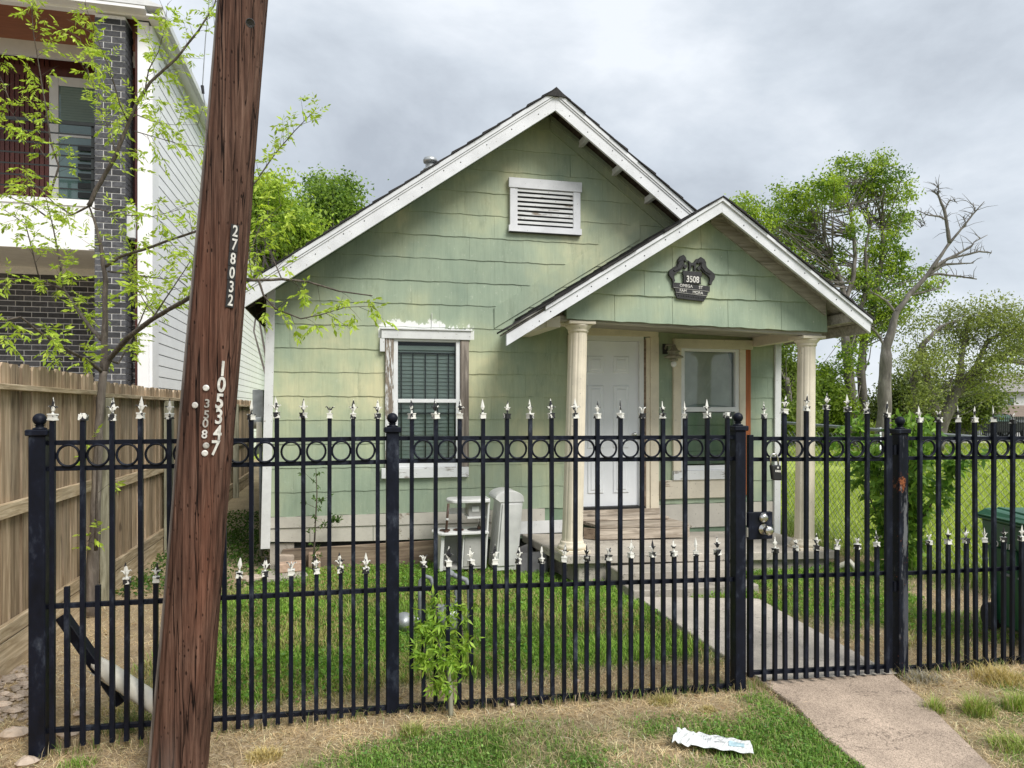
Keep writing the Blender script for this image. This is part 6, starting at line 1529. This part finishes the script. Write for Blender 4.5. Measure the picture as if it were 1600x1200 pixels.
o = bk_(0, 0, 0, 0, 'pinkish triangular broken paver at the house corner', 'stone', (.22, .18, .04)); o.location = (-.88, 7.30, -.01); o.rotation_euler = (0, .05, .7)
o = bk_(0, 0, 0, 0, 'pale rough block standing behind the tan brick', 'stone', (.17, .08, .15)); o.location = (-.60, 7.58, .02); o.rotation_euler = (0, .12, .2)
tag(part('foundation_stump', 'redbrick', None, lambda m: m.box(-.36, 7.60, -.02, -.24, 7.67, .17), bev=.006), 'short brown wooden stump in front of the brown plank', 'block')
# litter: crumpled printed wrapper
lt = thing('paper_wrapper', 'crumpled white printed paper wrapper lying on the grass in front of the fence', 'litter', tuple(at(1110, 1170, 3.47)))
nx_, ny_ = 26, 7; p00, p10, p01 = at(1052, 1160, 3.50), at(1174, 1184, 3.36), at(1072, 1150, 3.58)
c00, c10, c11, c01 = [at(px, py, CAM_H * FPX / (py - 640)) for px, py in ((1050, 1170), (1178, 1188), (1172, 1168), (1062, 1149))]
for c_ in (c00, c10, c11, c01): c_.z = .018
V = []
for i in range(nx_):
    for j in range(ny_):
        u, v = i / (nx_ - 1), j / (ny_ - 1); p = c00.lerp(c10, u).lerp(c01.lerp(c11, u), v)
        cr_ = max(0, 1 - u * 2.6); z = .012 + .020 * math.sin(v * 3.14) * (.5 + cr_) + cr_ * .010 * math.sin(i * 2.3 + j * 1.7) + .004 * math.sin(i * 1.1 + j * 2)
        V.append((p.x + cr_ * .006 * math.sin(j * 3 + i), p.y + .012 * math.sin(i * .9) * cr_, p.z + z))
F = [(i * ny_ + j, (i + 1) * ny_ + j, (i + 1) * ny_ + j + 1, i * ny_ + j + 1) for i in range(nx_ - 1) for j in range(ny_ - 1)]
m = MB(); m.v, m.f = V, F; o = m.build('wrapper', 'paper', lt); o.modifiers.new('t', 'SOLIDIFY').thickness = .001
def on_paper(u0, u1, v0, v1, mat, name):
    q = []
    for i in range(9):
        for j in range(3):
            u = u0 + (u1 - u0) * i / 8; v = v0 + (v1 - v0) * j / 2; a_ = int(u * (nx_ - 1)); b_ = int(v * (ny_ - 1)); fu, fv = u * (nx_ - 1) - a_, v * (ny_ - 1) - b_
            a2, b2 = min(a_ + 1, nx_ - 1), min(b_ + 1, ny_ - 1); g = lambda x, y: Vector(V[x * ny_ + y]); q.append(g(a_, b_).lerp(g(a2, b_), fu).lerp(g(a_, b2).lerp(g(a2, b2), fu), fv) + Vector((0, 0, .0025)))
    m = MB(); m.v = [tuple(x) for x in q]; m.f = [(i * 3 + j, (i + 1) * 3 + j, (i + 1) * 3 + j + 1, i * 3 + j + 1) for i in range(8) for j in range(2)]; m.build(name, mat, lt)
on_paper(.70, .90, .25, .55, 'paperblue', 'printed_block'); on_paper(.52, .66, .35, .40, 'printgrey', 'printed_line'); on_paper(.52, .64, .5, .54, 'printgrey', 'printed_line'); on_paper(.50, .70, .80, .86, 'printgrey', 'printed_line')
for k in range(4): on_paper(.37 + .03 * k, .385 + .03 * k, .3 + .05 * (k % 2), .75, 'printgrey', 'printed_figure')
on_paper(.345, .35, .1, .9, 'printgrey', 'fold_line')

# ---------------------------------------------------------------- grass, straw, weeds
def blades(name, x, y, h, wd, lean, c, label_kind='stuff', flat=False, z0=0):
    n = len(x); th = rng.uniform(0, 2 * math.pi, n); dx, dy = np.cos(th), np.sin(th); fx, fy = -dy, dx
    ln = lean * rng.uniform(.3, 1.6, n) * h; z = gz(x, y) + z0
    b0 = np.stack([x - dx * wd, y - dy * wd, z - .004], 1); b1 = np.stack([x + dx * wd, y + dy * wd, z - .004], 1)
    mz = z + h * (.62 if not flat else .25); tz = z + h * (1.0 if not flat else .32)
    m0 = np.stack([x + fx * ln * .35 - dx * wd * .8, y + fy * ln * .35 - dy * wd * .8, mz], 1); m1 = np.stack([x + fx * ln * .35 + dx * wd * .8, y + fy * ln * .35 + dy * wd * .8, mz], 1)
    tp = np.stack([x + fx * ln, y + fy * ln, tz], 1)
    V = np.stack([b0, b1, m1, m0, tp], 1).reshape(-1, 3); k = np.arange(n)[:, None] * 5
    F = np.concatenate([k + np.array([[0, 1, 2]]), k + np.array([[0, 2, 3]]), k + np.array([[3, 2, 4]])], 0)
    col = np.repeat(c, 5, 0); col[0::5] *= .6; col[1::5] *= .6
    o = npmesh(name, V, F, col, 'grass'); o['kind'] = 'stuff'; return o
def scatter(n, x0, x1, y0, y1, dens):
    x = rng.uniform(x0, x1, n); y = rng.uniform(y0, y1, n); k = rng.random(n) < dens(x, y); x, y = x[k], y[k]; jx = .09 * (vnoise(x, y, 7, 41) - .5) + rng.normal(0, .012, len(x)); jy = .07 * (vnoise(x, y, 7, 42) - .5); k = ~hard(x + jx, y + jy); return x[k], y[k]
# lawn behind the fence
x, y = scatter(230000, -2.0, 5.9, 3.93, 7.68, lambda x, y: np.clip(green(x, y) - .1, 0, 1) * .95)
n = len(x); patch = .6 * vnoise(x, y, 2.4, 9)[:, None] + .4 * vnoise(x, y, 8, 19)[:, None]; c = tints(n, (.13, .27, .03), (.38, .54, .10)) * (.40 + 1.25 * patch); dry = np.clip(vnoise(x, y, 1.9, 31) * 2.2 + vnoise(x, y, 6, 35) * 1.2 - 1.45, .04, .8)[:, None]; yel = (rng.random((n, 1)) < dry); c = np.where(yel, tints(n, (.38, .36, .12), (.5, .42, .2)), c)
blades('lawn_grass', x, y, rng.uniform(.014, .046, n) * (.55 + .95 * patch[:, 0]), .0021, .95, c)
# straw over the bare parts
x, y = scatter(330000, -2.6, 5.9, 2.2, 7.68, lambda x, y: np.clip(1.08 - green(x, y), 0, 1) * np.where(y > 4.4, .35, 1) * .9)
n = len(x); c = tints(n, (.36, .25, .14), (.90, .74, .48), .25) * (.65 + .7 * vnoise(x, y, 5, 33)[:, None]); blades('dry_straw', x, y, rng.uniform(.014, .062, n), .0014, 1.7, c, flat=True)
# foreground green
x, y = scatter(150000, -2.6, 5.2, 2.2, 3.95, lambda x, y: np.clip(green(x, y) - .12, 0, 1) * .95)
n = len(x); patch = vnoise(x, y, 3.1, 12)[:, None]; c = tints(n, (.11, .23, .035), (.27, .42, .08)) * (.7 + .6 * patch); yel = (rng.random((n, 1)) < .16); c = np.where(yel, tints(n, (.36, .33, .13), (.5, .43, .22)), c)
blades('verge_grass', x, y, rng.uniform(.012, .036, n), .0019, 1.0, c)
# broad-leaved weeds (clover) in patches
def weeds(name, n, x0, x1, y0, y1, dens, s0, c1, c2, up=.5, hz=.03):
    x, y = scatter(n, x0, x1, y0, y1, dens); n = len(x); z = gz(x, y) + rng.uniform(.0, hz, n)
    d = np.stack([rng.normal(size=n), rng.normal(size=n), np.abs(rng.normal(size=n)) * up], 1)
    leafmesh(name, np.stack([x, y, z], 1), d, s0 * rng.uniform(.5, 1.4, n), tints(n, c1, c2), None, .62)['kind'] = 'stuff'
weeds('clover', 60000, -1.4, 5.2, 2.2, 3.9, lambda x, y: np.clip(vnoise(x, y, 2.2, 14) * green(x, y) * 2.6 - .6, 0, 1), .015, (.10, .24, .05), (.26, .42, .09))
weeds('side_weeds', 14000, -2.0, -.85, 6.9, 12, lambda x, y: vnoise(x, y, 2, 61), .035, (.04, .09, .02), (.12, .22, .04), .5, .05)
weeds('clover', 60000, -.9, 5.6, 4.0, 7.66, lambda x, y: np.clip(vnoise(x, y, 1.6, 15) * green(x, y) * 2.4 - .6 + np.clip((y - 6.3) * .8, 0, .8) * (x > -.8) * (x < 2.2), 0, 1), .024, (.09, .22, .03), (.25, .43, .07), .5, .045)
# field beyond the wire fence
x, y = scatter(150000, 5.95, 14, 4.0, 16, lambda x, y: np.clip(1.2 - ((x - 6) + (y - 4)) / 22, .1, 1)); n = len(x)
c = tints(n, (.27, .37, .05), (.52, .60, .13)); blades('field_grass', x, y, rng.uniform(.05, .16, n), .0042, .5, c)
x, y = scatter(60000, 14, 32, 5.0, 28, lambda x, y: x * 0 + 1); n = len(x)
c = tints(n, (.28, .38, .055), (.52, .60, .14)); blades('field_grass', x, y, rng.uniform(.06, .18, n), .012, .5, c)
# tall weeds along the wire fence
x, y = scatter(9000, 5.5, 6.2, 3.9, 9, lambda x, y: vnoise(x, y, 1.3, 21)); n = len(x); blades('fence_weeds', x, y, rng.uniform(.08, .28, n), .003, .5, tints(n, (.14, .25, .04), (.36, .42, .14)))
x, y = scatter(2600, -2.4, 5.2, 2.3, 7.4, lambda x, y: vnoise(x, y, 1.3, 71)); n = len(x)
leafmesh('leaf_litter', np.stack([x, y, gz(x, y) + rng.uniform(.006, .022, n)], 1), np.stack([rng.normal(size=n), rng.normal(size=n), rng.normal(size=n) * .25], 1), rng.uniform(.012, .034, n), tints(n, (.20, .12, .06), (.62, .46, .26)), None, .6)['kind'] = 'stuff'
# grass and litter gathered along the foot of the iron fence
n = 7000; t = rng.random(n) * 4; i_ = t.astype(int); f_ = t - i_; A_ = np.array(FP); p = A_[i_] * (1 - f_)[:, None] + A_[i_ + 1] * f_[:, None]
x = p[:, 0] + rng.normal(0, .01, n); y = p[:, 1] + rng.normal(-.01, .035, n); k = (~hard(x, y)) & (x < 5.4) & (rng.random(n) < vnoise(x, y, 3, 51) * 1.1); x, y = x[k], y[k]; n = len(x)
c = np.where(rng.random((n, 1)) < .6, tints(n, (.34, .26, .15), (.66, .55, .36)), tints(n, (.12, .22, .04), (.3, .42, .1))); blades('fence_foot_grass', x, y, rng.uniform(.02, .085, n), .0016, .8, c)
# tufts: things one could count
def tuft(px, py, r_, h, c1, c2, lab, n=650, lean=.9, up=False):
    d = CAM_H * FPX / (py - 640); p = at(px, py, d); a_ = rng.uniform(0, 6.28, n); q = r_ * rng.random(n) ** .6; x = p.x + np.cos(a_) * q; y = p.y + np.sin(a_) * q * .8
    o = blades('grass_tuft', x, y, h * rng.uniform(.3, 1.15, n) * (1 - .5 * q / r_), .0015, lean + .25, np.where(rng.random((n, 1)) < .22, tints(n, (.42, .34, .16), (.66, .56, .33)), tints(n, c1, c2, .22))); del o['kind']; tag(o, lab, 'grass tuft', 'grass tufts in front of the fence')
G1, G2, Y1, Y2 = (.16, .27, .04), (.40, .50, .11), (.42, .33, .10), (.62, .50, .22)
tuft(412, 1183, .085, .055, Y1, Y2, 'straw yellow round tuft right of the utility pole')
tuft(1035, 1095, .09, .05, (.28, .30, .07), Y2, 'yellow green tuft right before the bottom rail left of the gate post', 500)
tuft(1105, 1108, .05, .035, (.3, .28, .09), Y2, 'small olive yellow tuft between wrapper and gate post', 350)
tuft(1459, 1108, .06, .10, G1, G2, 'small bright green tuft at the right edge of the path', 380, .5)
tuft(1528, 1112, .085, .14, G1, G2, 'largest bright green tuft right of the path', 620, .5)
tuft(1592, 1106, .085, .13, G1, G2, 'bright green tuft at the right picture edge', 560, .5)
tuft(1560, 1062, .16, .12, Y1, Y2, 'yellow dry grass tuft under the right fence panel', 700, .8)
tuft(645, 1145, .07, .075, (.18, .27, .04), (.36, .44, .1), 'loose olive tuft below the second fence post', 380, .7)
tuft(1585, 1165, .12, .08, G1, G2, 'low green tuft in the bottom right corner', 700, .9)
tuft(735, 1050, .07, .22, (.16, .30, .04), (.30, .45, .08), 'tall thin green grass clump beside the seedling bush', 260, .3)
tuft(200, 1135, .13, .09, (.07, .13, .03), (.2, .26, .08), 'dark green tuft under the torn white pipe', 700, .8)
tuft(120, 1195, .09, .045, (.1, .22, .02), (.24, .42, .05), 'fresh green tuft at the bottom left edge', 500, .8)
tuft(1440, 1060, .13, .06, (.25, .23, .19), (.45, .42, .36), 'grey dead grass clump at the foot of the right post', 700, 1.3)
